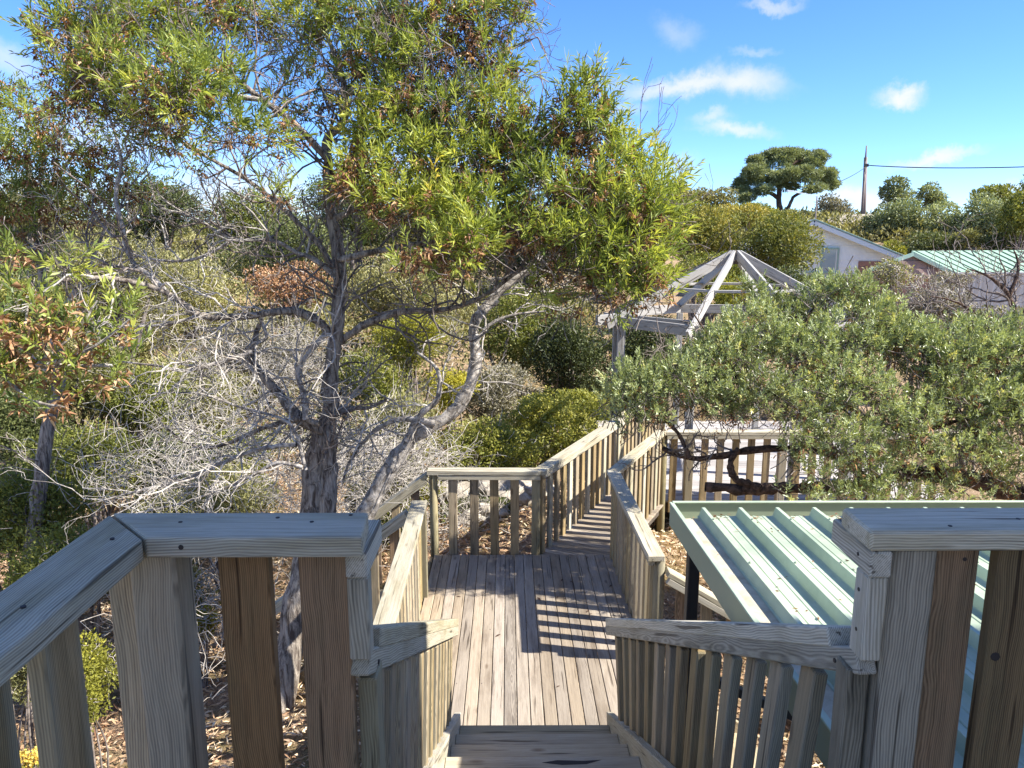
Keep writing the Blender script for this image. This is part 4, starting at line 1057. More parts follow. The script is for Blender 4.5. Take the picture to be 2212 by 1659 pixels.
# leafy clumps of the crown: x, y, depth, half-width, half-height (view units), density
crown = [
    (150, 90, 6.5, 75, 80, 1.0), (235, 40, 6.6, 80, 60, 1.0), (190, 190, 6.5, 80, 70, 1.1), (250, 150, 6.3, 60, 70, .8), (330, 60, 6.9, 80, 70, 1.0), (440, 30, 7.0, 90, 50, .9),
    (430, 110, 6.8, 80, 50, .7), (560, 40, 7.2, 80, 55, .8), (660, 30, 7.1, 80, 60, .9), (640, 120, 7.2, 60, 50, .4), (760, 40, 7.0, 80, 60, 1.0), (860, 50, 7.0, 80, 60, 1.0),
    (960, 40, 6.9, 80, 60, 1.1), (1050, 40, 6.9, 70, 50, 1.0), (1120, 20, 6.8, 40, 40, .8), (820, 140, 6.9, 80, 60, 1.0), (930, 140, 6.8, 80, 60, 1.0), (1040, 130, 6.8, 70, 55, .9), (1100, 170, 6.8, 40, 50, .8),
    (730, 170, 7.1, 60, 60, .6), (400, 190, 6.0, 90, 80, 1.0), (340, 220, 6.1, 60, 60, .9), (480, 170, 6.2, 50, 50, .6), (280, 260, 6.5, 60, 60, .8),
    (500, 270, 6.1, 60, 45, .7), (580, 300, 6.2, 60, 40, .8), (620, 210, 7.1, 50, 40, .4), (360, 300, 6.6, 60, 45, .5),
    (850, 240, 6.7, 80, 60, 1.1), (940, 250, 6.7, 80, 60, 1.1), (1040, 250, 6.6, 80, 60, 1.1), (1110, 280, 6.6, 60, 60, 1.1), (790, 300, 6.7, 55, 60, 1.0),
    (800, 400, 6.4, 75, 60, 1.2), (890, 350, 6.5, 80, 60, 1.1), (990, 350, 6.5, 80, 60, 1.2), (1090, 370, 6.5, 80, 60, 1.2), (860, 450, 6.3, 80, 45, 1.2), (960, 450, 6.3, 80, 50, 1.2), (1060, 460, 6.3, 80, 50, 1.2),
    (1180, 330, 6.5, 60, 70, 1.0), (1260, 210, 6.4, 55, 60, .9), (1230, 270, 6.4, 60, 60, 1.0), (1290, 300, 6.4, 60, 60, 1.0), (1350, 300, 6.5, 20, 40, .5), (1350, 370, 6.3, 70, 60, 1.0),
    (1420, 390, 6.3, 45, 50, .9), (1180, 420, 6.3, 80, 55, 1.2), (1280, 430, 6.2, 80, 60, 1.3), (1380, 460, 6.1, 80, 60, 1.3), (1440, 480, 6.1, 35, 60, 1.0), (1150, 510, 6.2, 90, 45, 1.0),
    (1260, 520, 6.1, 90, 50, 1.3), (1360, 550, 6.0, 85, 60, 1.3), (1410, 600, 6.0, 50, 50, 1.0), (1300, 600, 6.1, 80, 45, 1.0), (1350, 640, 6.0, 60, 40, .9), (1010, 510, 6.1, 70, 40, 1.0),
    (920, 570, 5.9, 60, 50, .7), (990, 560, 6.0, 70, 50, .7), (1030, 520, 5.9, 40, 40, .9), (1180, 600, 6.4, 60, 40, .4), (760, 370, 6.5, 40, 40, .7), (700, 240, 7.2, 50, 50, .5),
    (1220, 660, 6.5, 60, 30, .25), (40, 560, 5.4, 30, 30, .5), (150, 570, 5.6, 35, 30, .5), (420, 370, 6.2, 16, 16, .8), (600, 435, 6.1, 32, 24, .8),
]
def fill(clumps, per_m2, spread=1.0):
    pos, out = [], []
    for (cx, cy, z, rx, ry, dn) in clumps:
        c = np.array(spot(cx, cy, z)); a = rx / 1662 * z; b = ry / 1662 * z; dd = max(a, b) * 0.9
        n_ = int(per_m2 * a * b * dn * 3.14) + 3
        u = rvec(n_) * (rng.random((n_, 1)) ** 0.42)
        pos.append(c + u * np.array([a, dd, b])); out.append(u)
    return np.concatenate(pos), np.concatenate(out)
pos, out = fill(crown, 410)
dirs = nrmz(out * 0.65 + np.array([0.10, -0.14, 0.6]) + rng.normal(0, 0.42, pos.shape))
# neighbouring shoots share a colour: low-frequency field
def field(p, f=1.6, seed=0.0):
    return 0.5 + 0.25 * (np.sin(p[:, 0] * f * 2.1 + seed) * np.cos(p[:, 2] * f * 1.7 + seed * 2) + np.sin(p[:, 1] * f * 1.3 + p[:, 0] * f + seed * 3)) 
fl = field(pos, 2.2, 1.3)
brown = rng.random(len(pos)) < np.clip(0.20 + 0.24 * (out[:, 2] < 0.0) + 0.8 * (0.5 - field(pos, 3.1, .7)) - 0.22 * (pos[:, 0] > 0.75), 0.05, 0.8)
gr = ~brown
v, f, si = shoots(pos[gr], dirs[gr], rng.uniform(0.09, 0.26, gr.sum()), 17, rng.uniform(0.065, 0.125, (gr.sum(), 1)), 0.0135, 56, 12, 0.45, 0.16)
rightness = np.clip((pos[gr][:, 0] + 0.0) / 1.3, 0, 1) * 1.1
tshoot = 0.27 + 0.42 * fl[gr] + rng.normal(0, 0.14, gr.sum()) + 0.16 * rightness
t = np.clip(tshoot[si] + np.repeat(rng.normal(0, 0.07, len(si) // 4), 4), 0, 1)
np_obj('foliage', v, f, L['wattle'], wt, t, kind='stuff')
v, f, si = shoots(pos[brown], nrmz(dirs[brown] * 0.5 + rvec(brown.sum())), rng.uniform(0.08, 0.18, brown.sum()), 13, 0.05, 0.018, 110, 50, 0.9, 0.6, 0.5)
np_obj('dry_leaves', v, f, L['dead'], wt, np.clip(0.55 + rng.normal(0, 0.25, len(si) // 4), 0, 1).repeat(4), kind='stuff')
# stems that carry the shoots
sel = rng.choice(len(pos), min(len(pos), 2600), replace=False)
st_ = curve_paths(pos[sel], -nrmz(dirs[sel] + rng.normal(0, .4, (len(sel), 3))), rng.uniform(0.15, 0.5, len(sel)), 5, 0.5, -0.2)
V, F = tubes(st_, np.linspace(0.0022, 0.005, 5)[None].repeat(len(sel), 0), 3)
np_obj('crown_stems', V, F, M['dark_twig'], wt, smooth=True, kind='stuff')

# ---- left-hand wattle further back ---------------------------------------------------
w2 = thing('wattle_tree', 'smaller wattle with gold tipped leaves at the left edge behind the bare branches', 'tree', tuple(spot(-40, 1150, 8.5)))
P_, r_ = limb('trunk', px([(60, 1250), (80, 1100), (100, 950), (130, 800), (100, 650), (80, 500), (60, 350)], 8.3), .09, .03, M['bark'], w2, 26, 8)
l2 = [limb('limb', px(p, 8.1), .03, .01, M['bark_smooth'], w2, 16, 6) for p in ([(110, 700), (180, 600), (230, 480), (240, 380)], [(90, 560), (20, 480), (-40, 380)], [(80, 450), (140, 360), (190, 300)], [(100, 800), (30, 740), (-60, 700)])]
c2_ = [(20, 230, 8.0, 60, 60, 1.0), (90, 260, 7.8, 60, 60, 1.0), (-30, 330, 8.0, 80, 90, 1.0), (60, 350, 7.8, 90, 70, 1.1), (160, 340, 7.7, 70, 60, 1.0), (230, 370, 7.8, 60, 60, .8), (30, 450, 7.7, 100, 60, 1.0), (150, 440, 7.8, 90, 60, .9),
       (240, 450, 7.9, 60, 50, .6), (30, 540, 7.8, 80, 40, .7), (160, 260, 7.8, 50, 50, .6), (300, 420, 8.0, 50, 50, .5)]
pos, out = fill(c2_, 260)
dirs = nrmz(out * 0.5 + np.array([0.1, 0, 0.7]) + rng.normal(0, 0.35, pos.shape))
brown = rng.random(len(pos)) < 0.36
v, f, si = shoots(pos[~brown], dirs[~brown], rng.uniform(0.12, 0.25, (~brown).sum()), 18, 0.08, 0.013, 62, 15)
np_obj('foliage', v, f, L['wattle'], w2, np.clip(0.42 + 0.3 * (field(pos[~brown], 2) - .5) + rng.normal(0, 0.15, (~brown).sum()), 0, 1)[si], kind='stuff')
v, f, si = shoots(pos[brown], rvec(brown.sum()), rng.uniform(0.08, 0.18, brown.sum()), 14, 0.055, 0.017, 100, 50, 0.8, 0.6, 0.5)
np_obj('dry_leaves', v, f, L['dead'], w2, np.clip(0.5 + rng.normal(0, 0.25, len(si) // 4), 0, 1).repeat(4), kind='stuff')
twigs_obj('twigs', twig_growth(l2 + [(P_, r_)], 6, 0.7, 0.01, 3, 3, .5, .2), M['dark_twig'], w2, rmin=.002)

# ---- near leafy branches at the left edge -------------------------------------------
w3 = thing('wattle_branch', 'near leafy wattle with broad green and orange leaves at the left edge of the view', 'tree', tuple(spot(-160, 1500, 4.6)))
P_, r_ = limb('trunk', px([(-420, 1900), (-300, 1400), (-200, 1050), (-120, 860), (0, 800), (120, 790), (250, 790)], 4.7), .06, .010, M['bark_smooth'], w3, 26, 8)
l3 = [limb('limb', px(p, 4.6), .016, .005, M['bark_smooth'], w3, 14, 6) for p in ([(-60, 830), (40, 740), (60, 660)], [(80, 790), (160, 720), (210, 650)], [(100, 790), (200, 750), (280, 690)], [(0, 800), (60, 860), (140, 880)], [(40, 790), (-40, 720), (-60, 650)])]
c3_ = [(30, 660, 4.6, 70, 40, 1.0), (60, 720, 4.5, 80, 50, 1.2), (0, 780, 4.6, 90, 60, 1.2), (120, 700, 4.5, 60, 50, 1.1), (200, 720, 4.6, 50, 50, .9), (260, 690, 4.7, 45, 50, .8), (110, 790, 4.6, 90, 50, 1.1), (220, 800, 4.7, 70, 45, .9),
       (60, 860, 4.6, 90, 40, 1.0), (180, 860, 4.8, 60, 35, .6), (-60, 720, 4.5, 80, 90, 1), (270, 770, 4.7, 40, 40, .6)]
pos, out = fill(c3_, 150)
dirs = nrmz(out * 0.5 + np.array([0.1, -0.1, 0.7]) + rng.normal(0, 0.3, pos.shape))
br = (rng.random(len(pos)) < 0.42) & (field(pos, 5, .4) < .62)
v, f, si = shoots(pos[~br], dirs[~br], rng.uniform(0.10, 0.2, (~br).sum()), 15, 0.085, 0.015, 60, 15)
np_obj('foliage', v, f, L['wattle'], w3, np.clip(0.45 + 0.5 * (field(pos[~br], 4) - .5) + rng.normal(0, 0.2, (~br).sum()), 0, 1)[si], kind='stuff')
v, f, si = shoots(pos[br], nrmz(dirs[br] + rvec(br.sum())), rng.uniform(0.06, 0.14, br.sum()), 10, 0.075, 0.020, 90, 45, 0.7, 0.5, 0.4)
np_obj('dry_leaves', v, f, L['dead'], w3, np.clip(0.72 + rng.normal(0, 0.22, len(si) // 4), 0, 1).repeat(4), kind='stuff')

# ---- big grey-green bush on the right ------------------------------------------------
bx_ = spot(2120, 1050, 7.2)
gb = thing('grey_green_bush', 'large sprawling grey-green bush with dark twisted branches above the green roof', 'bush', (4.6, 6.4, -2.6))
bl = []
for pts_, z_, r0, r1 in [
    ([(2330, 1250), (2240, 1100), (2150, 1050), (2060, 1030), (1960, 1020), (1880, 1045), (1800, 1050)], 7.0, .10, .05),
    ([(1860, 1050), (1790, 1052), (1700, 1055), (1620, 1055), (1525, 1050)], 6.9, .058, .05),
    ([(1640, 1052), (1590, 1035), (1578, 1000), (1595, 970)], 6.85, .035, .025),
    ([(1880, 1040), (1800, 985), (1730, 970), (1620, 972), (1560, 985), (1490, 990), (1430, 968)], 6.9, .035, .022),
    ([(1490, 990), (1460, 930), (1400, 880), (1330, 850)], 6.8, .02, .008),
    ([(2060, 1030), (1990, 960), (1950, 900), (1880, 860), (1800, 780), (1700, 720)], 6.9, .045, .012),
    ([(1880, 860), (1780, 850), (1700, 855), (1600, 830), (1500, 790), (1400, 800)], 6.8, .028, .010),
    ([(2150, 1050), (2120, 950), (2060, 880), (2020, 790), (1940, 720), (1880, 690)], 7.0, .05, .012),
    ([(2240, 1100), (2230, 960), (2180, 860), (2150, 780), (2120, 740)], 7.0, .05, .014),
    ([(1730, 970), (1760, 900), (1830, 880), (1900, 920), (1990, 930), (2080, 905), (2180, 890)], 6.8, .03, .012),
    ([(1800, 780), (1750, 740), (1740, 700), (1760, 660)], 7.1, .02, .008),
    ([(1600, 830), (1560, 760), (1520, 710), (1500, 680)], 6.9, .016, .006)]:
    P, rr_ = limb('limb' if r0 < .09 else 'trunk', px(pts_, z_), r0, r1, M['dark_bark'], gb, 24, 8, 0.35); bl.append((P, rr_))
twigs_obj('twigs', twig_growth(bl[3:], 7, 0.38, 0.010, 4, 3, .6, .10), M['dark_twig'], gb, rmin=.002)
cb = [(1345, 815, 6.9, 40, 30, .6), (1330, 860, 6.8, 45, 45, .7), (1400, 810, 6.9, 55, 35, .7), (1390, 850, 6.7, 70, 60, .9), (1420, 900, 6.6, 50, 30, .4), (1360, 915, 6.6, 40, 30, .25), (1470, 790, 7.0, 55, 35, .8), (1545, 745, 7.1, 50, 35, .9),
      (1480, 830, 6.7, 80, 60, 1.0), (1600, 705, 7.3, 50, 35, .9), (1655, 668, 7.4, 45, 35, .8), (1625, 625, 7.4, 26, 22, .8), (1560, 780, 6.8, 80, 60, 1.0), (1640, 720, 7.0, 80, 60, 1.1), (1560, 868, 6.6, 70, 40, .75), (1640, 850, 6.6, 80, 60, .9), 
      (1720, 675, 7.4, 50, 40, 1), (1780, 632, 7.4, 50, 35, 1), (1840, 632, 7.3, 50, 35, 1), (1900, 680, 7.3, 55, 40, 1), (1740, 760, 6.9, 80, 60, 1.1), (1830, 720, 7.0, 90, 60, 1.1), (1940, 740, 7.0, 80, 50, 1.1), (1730, 870, 6.6, 80, 50, .8),
      (1830, 830, 6.7, 90, 60, 1.0), (1720, 955, 6.4, 40, 35, .6), (1770, 1010, 6.3, 45, 30, .7), (1730, 1072, 6.2, 60, 16, .9), (1820, 950, 6.5, 80, 50, .8), (1880, 1020, 6.5, 60, 50, .7), (1840, 1075, 6.3, 90, 25, .8), (1940, 900, 6.6, 90, 60, .9),
      (1970, 990, 6.5, 80, 40, .6), (1960, 1075, 6.4, 80, 20, .6), (2030, 780, 6.9, 80, 60, 1.1), (2110, 740, 7.0, 80, 50, 1.1), (2180, 780, 6.9, 80, 60, 1.1), (2060, 860, 6.7, 80, 60, 1.0), (2150, 880, 6.7, 90, 60, 1.0), (2100, 970, 6.5, 80, 50, .8),
      (2190, 1010, 6.5, 60, 60, .8), (2080, 1065, 6.4, 80, 25, .6), (2260, 860, 6.8, 90, 100, 1), (2250, 720, 7.0, 80, 50, 1), (2330, 950, 6.8, 100, 100, 1), (1990, 720, 7.1, 60, 30, .9)]
pos, out = fill(cb, 1080)
gap = np.sin(pos[:, 0] * 7.3 + 1) * np.sin(pos[:, 2] * 8.1 + pos[:, 1] * 2) + 0.5 * np.sin(pos[:, 0] * 15 + pos[:, 2] * 11)
kp = gap > -1.0 + 0.25 * rng.normal(size=len(pos)); pos, out = pos[kp], out[kp]
dirs = nrmz(out * 0.5 + np.array([-0.05, -0.15, 0.8]) + rng.normal(0, 0.38, pos.shape))
v, f, si = shoots(pos, dirs, rng.uniform(0.05, 0.14, len(pos)), 14, rng.uniform(0.032, 0.058, (len(pos), 1)), 0.0125, 62, 18)
t = 0.44 + 0.45 * (field(pos, 3.5, 2.0) - .5) + 0.18 * out[:, 2] * 0 + rng.normal(0, 0.17, len(pos))
t[rng.random(len(pos)) < 0.03] = 1.0
np_obj('foliage', v, f, L['olive_bush'], gb, np.clip(t[si] + np.repeat(rng.normal(0, .08, len(si) // 4), 4), 0, 1), kind='stuff')
dd_ = rng.random(len(pos)) < 0.10
v, f, si = shoots(pos[dd_] - np.array([0, 0, .1]), rvec(dd_.sum()), rng.uniform(0.06, 0.12, dd_.sum()), 10, 0.045, 0.013, 100, 60, .8, .5)
np_obj('dry_leaves', v, f, L['dead'], gb, np.clip(0.55 + rng.normal(0, .2, len(si) // 4), 0, 1).repeat(4), kind='stuff')
sel = rng.choice(len(pos), min(len(pos), 2400), replace=False)
st_ = curve_paths(pos[sel], -nrmz(dirs[sel] + rng.normal(0, .4, (len(sel), 3))), rng.uniform(0.12, 0.4, len(sel)), 5, 0.5, -0.2)
V, F = tubes(st_, np.linspace(0.002, 0.005, 5)[None].repeat(len(sel), 0), 3)
np_obj('crown_stems', V, F, M['dark_twig'], gb, smooth=True, kind='stuff')

# ---- scrub behind ---------------------------------------------------------------------
def shrub(label, cx, cy, z, rx, ry, leaf, dens=1.0, name='shrub', size=1.0, stems=10, tint=0.45, contrast=0.5, twigs=0, lobes=None, down=True, cat='shrub', group=None):
    c = np.array(spot(cx, cy, z)); a = rx / 1662 * z; b = ry / 1662 * z
    gz_ = float(ground_z(c[0], c[1]))
    t = thing(name, label, cat, (c[0], c[1], gz_), group=group)
    px1024 = z / 769.0                        # metres per picture dot here
    ll = max(0.028, 3.3 * px1024) * size; lw = ll * 0.46
    nl = lobes or int(10 + 14 * min(2.5, (rx * ry) / 6000))
    lc = rvec(nl) * (0.35 + 0.42 * rng.random((nl, 1))); lr = rng.uniform(0.25, 0.46, nl)
    area = 3.14 * a * b; n_ = int(4.6 * dens * area / (ll * lw * 0.5)); n_ = min(n_, 42000)
    w_ = lr ** 2; k = rng.choice(nl, n_, p=w_ / w_.sum())
    u = rvec(n_); rad = lr[k][:, None] * (0.72 + 0.34 * rng.random((n_, 1)) ** 0.7)
    rad *= (1 + 0.16 * np.sin(u[:, :1] * 9 + k[:, None]) * np.cos(u[:, 2:3] * 8))
    P = lc[k] + u * rad
    Pw = c + P * np.array([a, max(a, b) * 0.8, b])
    keep = Pw[:, 2] > gz_ - 0.05
    Pw, u, k = Pw[keep], u[keep], k[keep]
    d = nrmz(u * 0.6 + rvec(len(u)) * 0.8 + np.array([0, 0, 0.35]))
    v, f = leaf_quads(Pw, d, ll * rng.uniform(.6, 1.3, len(u)), lw * rng.uniform(.6, 1.3, len(u)), 0.2, 0.2)
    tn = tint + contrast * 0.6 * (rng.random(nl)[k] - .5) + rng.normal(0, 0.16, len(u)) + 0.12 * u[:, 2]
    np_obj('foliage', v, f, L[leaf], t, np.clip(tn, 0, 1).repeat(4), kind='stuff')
    # stems from the ground to the lobes
    ns = min(nl, stems)
    root = np.array([c[0], c[1], gz_ - 0.1]); e = c + lc[:ns] * np.array([a, a * .8, b]) * 0.9
    Ps = []
    for j in range(ns):
        r0 = root + rng.normal(0, 0.12 * a, 3) * np.array([1, 1, 0]); m_ = (r0 + e[j]) / 2 + rng.normal(0, 0.12 * max(a, b), 3)
        Ps.append(resample([r0, m_, e[j]], 8))
    Ps = np.array(Ps)
    sr = max(0.008, 0.045 * a)
    V, F = tubes(Ps, np.linspace(sr, sr * .4, 8)[None].repeat(ns, 0), 5)
    np_obj('stems', V, F, M['dark_twig'], t, smooth=True)
    if twigs:
        i = rng.choice(len(Pw), min(twigs, len(Pw)), replace=False)
        A = curve_paths(Pw[i] - u[i] * 0.15 * a, nrmz(u[i] + rng.normal(0, .5, (len(i), 3)) + np.array([0, 0, .5])), rng.uniform(.15, .5, len(i)) * a, 6, 0.6, .2)
        V, F = tubes(A, np.linspace(max(.003, .45 * px1024), max(.0015, .22 * px1024), 6)[None].repeat(len(i), 0), 3)
        np_obj('twigs', V, F, M['twig'], t, smooth=True, kind='stuff')
    return t
SH = [
    # far ridge and hillside, left
    ('rounded olive bush far back on the left ridge', 60, 455, 40, 150, 70, 'olive', 1.0, .5, 0), ('dark bush on the left ridge behind the wattle crown', 330, 455, 36, 130, 75, 'dark', 1.0, .5, 0),
    ('grey-green bush far back between the wattle limbs', 540, 470, 38, 120, 60, 'green', 1.0, .4, 0), ('dark bush far behind the main trunk', 760, 455, 34, 130, 80, 'dark', 1, .6, 0),
    ('olive bush high on the slope right of the main trunk', 940, 470, 36, 140, 90, 'olive', 1, .4, 0), ('dark bush high on the slope behind the wattle leaves', 1130, 520, 32, 150, 90, 'dark', 1, .5, 0),
    ('green bush high on the slope left of the gazebo', 1320, 490, 30, 130, 110, 'green', 1, .4, 0),
    ('dark bush low on the left slope', 120, 620, 24, 200, 90, 'dark', 1.0, .6, 0),
    ('bright straw-green mound of scrub on the slope left of the trunk', 405, 625, 22, 120, 85, 'pale', 1.1, .62, 120), ('dull olive scrub beneath the straw-green mound', 260, 700, 19, 150, 90, 'olive', 1.0, .5, 120),
    ('rusty brown shrub seen beside the main trunk', 615, 620, 20, 105, 62, 'rust', .42, .6, 60), ('dark scrub behind the rusty brown shrub', 640, 560, 26, 160, 90, 'dark', 1, .6, 0),
    ('grey scrub on the slope behind the dead twigs', 560, 780, 16, 150, 110, 'grey', 1.0, .5, 260), ('pale scrub in the middle behind the dead branches', 420, 880, 14, 150, 110, 'pale', 1.0, .4, 260),
    ('olive scrub on the slope behind the leaning trunk', 850, 640, 20, 140, 80, 'olive', 1.0, .6, 60),
    ('yellow-green shrub behind the fork of the leaning trunk', 885, 740, 14, 90, 75, 'yellow', 1.1, .5, 30), ('bright yellow bush glowing beside the leaning trunk', 975, 835, 13, 58, 50, 'yellow', 1.3, .85, 0),
    ('green shrub between main trunk and leaning trunk', 800, 830, 13.5, 80, 80, 'green', 1.0, .5, 90), ('pale feathery shrub behind the forked trunk', 860, 930, 12.5, 110, 80, 'pale', .9, .45, 200),
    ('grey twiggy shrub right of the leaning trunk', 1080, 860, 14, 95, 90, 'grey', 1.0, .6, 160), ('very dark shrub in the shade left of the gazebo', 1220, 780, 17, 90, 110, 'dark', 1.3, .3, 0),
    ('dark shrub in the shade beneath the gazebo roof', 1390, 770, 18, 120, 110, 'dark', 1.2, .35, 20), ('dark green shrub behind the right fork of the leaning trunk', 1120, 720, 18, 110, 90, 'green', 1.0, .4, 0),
    ('lime green shrub behind the walkway railing', 1190, 930, 12.5, 110, 85, 'green', 1.3, .78, 30), ('leafy green shrub above the landing balustrade', 1060, 985, 11.2, 120, 75, 'green', 1.2, .62, 90),
    ('green shrub close behind the walkway corner', 1270, 900, 14, 90, 70, 'green', 1.2, .62, 0), ('yellowish shrub behind the left side stairs', 880, 1050, 10.2, 70, 60, 'yellow', 1.1, .35, 40), ('leafy green shrub left of the round pole', 860, 1130, 9.8, 60, 50, 'green', 1.1, .5, 30),
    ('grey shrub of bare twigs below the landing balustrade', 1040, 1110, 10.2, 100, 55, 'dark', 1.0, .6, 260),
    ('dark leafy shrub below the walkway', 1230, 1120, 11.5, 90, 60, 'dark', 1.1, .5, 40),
    # left middle and near
    ('dense olive shrub in the hollow left of the bare limbs', 150, 800, 12, 150, 110, 'olive', 1.1, .5, 60), ('bronzy green shrub behind the near orange leaves', 60, 680, 13, 140, 90, 'gold', 1.1, .45, 30), ('mid green shrub behind the pale dead branches', 290, 860, 12, 120, 90, 'green', 1.1, .45, 60),
    ('olive shrub on the slope behind the left wattle', 250, 600, 16, 150, 90, 'olive', 1.1, .5, 60), ('green shrub behind the lowest bare branches', 470, 980, 11.5, 120, 70, 'green', 1.1, .5, 60),
    ('dark green shrub at the left edge in the hollow', 40, 930, 11, 120, 90, 'dark', 1.2, .6, 30), ('dense green shrub left of the dead branches', 190, 1000, 10.5, 140, 90, 'green', 1.1, .35, 60),
    ('green feathery shrub at the far left below the near leaves', 60, 1100, 8.6, 150, 110, 'green', 1.2, .38, 50), ('mossy green shrub at lower left behind the corner railing', 150, 1230, 7.6, 150, 100, 'green', 1.1, .42, 60),
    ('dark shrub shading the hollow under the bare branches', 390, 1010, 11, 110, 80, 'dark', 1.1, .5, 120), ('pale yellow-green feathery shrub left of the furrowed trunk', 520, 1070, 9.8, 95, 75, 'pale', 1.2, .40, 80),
    ('soft pale green feathery shrub just behind the corner cap', 480, 1065, 8.4, 90, 55, 'pale', 1.3, .42, 40), ('pale green shrub further left of the furrowed trunk', 370, 1110, 9.4, 95, 60, 'pale', 1.1, .3, 60), ('green shrub right of the furrowed trunk base', 790, 1060, 10.4, 60, 70, 'green', 1.1, .5, 60),
    ('straw coloured low shrub seen between the railing slats', 400, 1290, 8.0, 70, 80, 'pale', 1.0, .4, 160), ('lime shrub low behind the left post', 190, 1480, 6.4, 70, 110, 'yellow', 1.0, .35, 60), ('straw and green shrub at the far left bottom', 40, 1420, 6.2, 80, 110, 'pale', 1.0, .2, 120),
    ('olive shrub low behind the thick slats', 330, 1200, 8.6, 90, 50, 'green', 1.0, .45, 60),
    ('small green tuft on the ground between the slats', 430, 1350, 7.6, 45, 40, 'yellow', .9, .4, 40),
    # behind gazebo
    ('rounded gold-tipped shrub left of the gazebo peak', 1510, 510, 23, 90, 75, 'gold', 1.3, .6, 0), ('large round gold and green shrub right of the gazebo peak', 1670, 530, 22, 105, 80, 'gold', 1.4, .42, 0), ('gold-topped shrub left of the white house', 1600, 470, 25, 60, 40, 'gold', 1.2, .7, 0),
    ('dark green shrub behind the gazebo rafters', 1560, 600, 18, 110, 60, 'green', 1.1, .5, 0), ('lime shrub seen through the gazebo frame', 1600, 650, 15, 90, 50, 'yellow', 1.1, .35, 0),
    ('dark shrub behind the right side of the gazebo', 1700, 640, 16, 90, 70, 'dark', 1.1, .5, 0),
    ('pale domed bush on the skyline left of the pine', 1540, 425, 48, 60, 26, 'olive', 1.3, .6, 0), ('second pale domed bush at the edge of the wattle crown', 1470, 430, 46, 50, 34, 'olive', 1.2, .7, 0), ('hillside bush below the pine', 1620, 460, 44, 60, 30, 'green', 1.1, .5, 0),
    ('brownish bush on the skyline between pine and power pole', 1795, 450, 54, 50, 28, 'grey', 1.2, .4, 0),
    # right hill
    ('rounded tree crown on the skyline right of the power pole', 1945, 418, 60, 46, 36, 'pine', 1.3, .4, 0), ('small skyline bush beside the rounded crown', 2015, 424, 60, 40, 30, 'pine', 1.3, .45, 0),
    ('big dark green bush on the hill right of the house', 1925, 480, 46, 75, 45, 'pine', 1.6, .45, 0), ('domed pale green bush in the middle of the right hill', 2040, 478, 45, 70, 48, 'pine', 1.6, .62, 0), ('dense bush on the right hill near the frame edge', 2140, 470, 43, 80, 60, 'pine', 1.5, .5, 0),
    ('pale green low bush in front of the dark hillside bushes', 2080, 522, 38, 50, 24, 'pale', 1.4, .3, 0), ('dark low hedge behind the shed roof', 1990, 530, 38, 80, 28, 'dark', 1.4, .5, 0), ('dark bush behind the far end of the shed', 2170, 530, 37, 60, 30, 'dark', 1.4, .4, 0),
    ('green tree at the right edge of the hill', 2205, 455, 36, 45, 75, 'green', 1.3, .45, 0), ('skyline bush near the right edge', 2150, 425, 55, 60, 28, 'green', 1.2, .4, 0), ('small pale bush beside the house eave', 1930, 540, 34, 30, 20, 'yellow', 1.2, .2, 0),
    # between bush and shed
    ('thin pale feathery shrub in front of the brown gable', 1935, 600, 17, 60, 50, 'pale', .35, .4, 160), ('grey twiggy scrub right of the gable', 2010, 660, 14.5, 90, 55, 'grey', .7, .45, 500), ('olive twiggy scrub below the cream fence', 2120, 700, 12.5, 90, 45, 'olive', .8, .45, 350),
    ('leafy twig shrub in front of the shed roof', 2060, 600, 15.5, 55, 30, 'grey', .5, .6, 160),
]
L['rust'] = L['dead']
for (lab, cx, cy, z, rx, ry, lf, dn, tn, tw) in SH:
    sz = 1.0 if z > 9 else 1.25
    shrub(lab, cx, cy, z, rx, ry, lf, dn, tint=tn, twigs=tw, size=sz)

# bare shrub at the right edge
bs_ = thing('bare_shrub', 'leafless dark grey shrub at the right edge in front of the cream fence', 'shrub', tuple(spot(2190, 760, 12)))
bp_ = [limb('limb', px(p, 12), r0, .008, M['dark_bark'], bs_, 16, 6) for p, r0 in (([(2200, 800), (2195, 700), (2180, 640), (2140, 600), (2090, 580)], .06), ([(2195, 700), (2120, 680), (2060, 650), (2010, 640)], .04),
      ([(2180, 640), (2200, 580), (2190, 540)], .035), ([(2200, 760), (2150, 720), (2110, 710)], .035), ([(2200, 690), (2260, 620), (2290, 560)], .04))]
twigs_obj('twigs', twig_growth(bp_, 5, 1.0, 0.018, 4, 3, .5, .2), M['dark_twig'], bs_, rmin=.004)

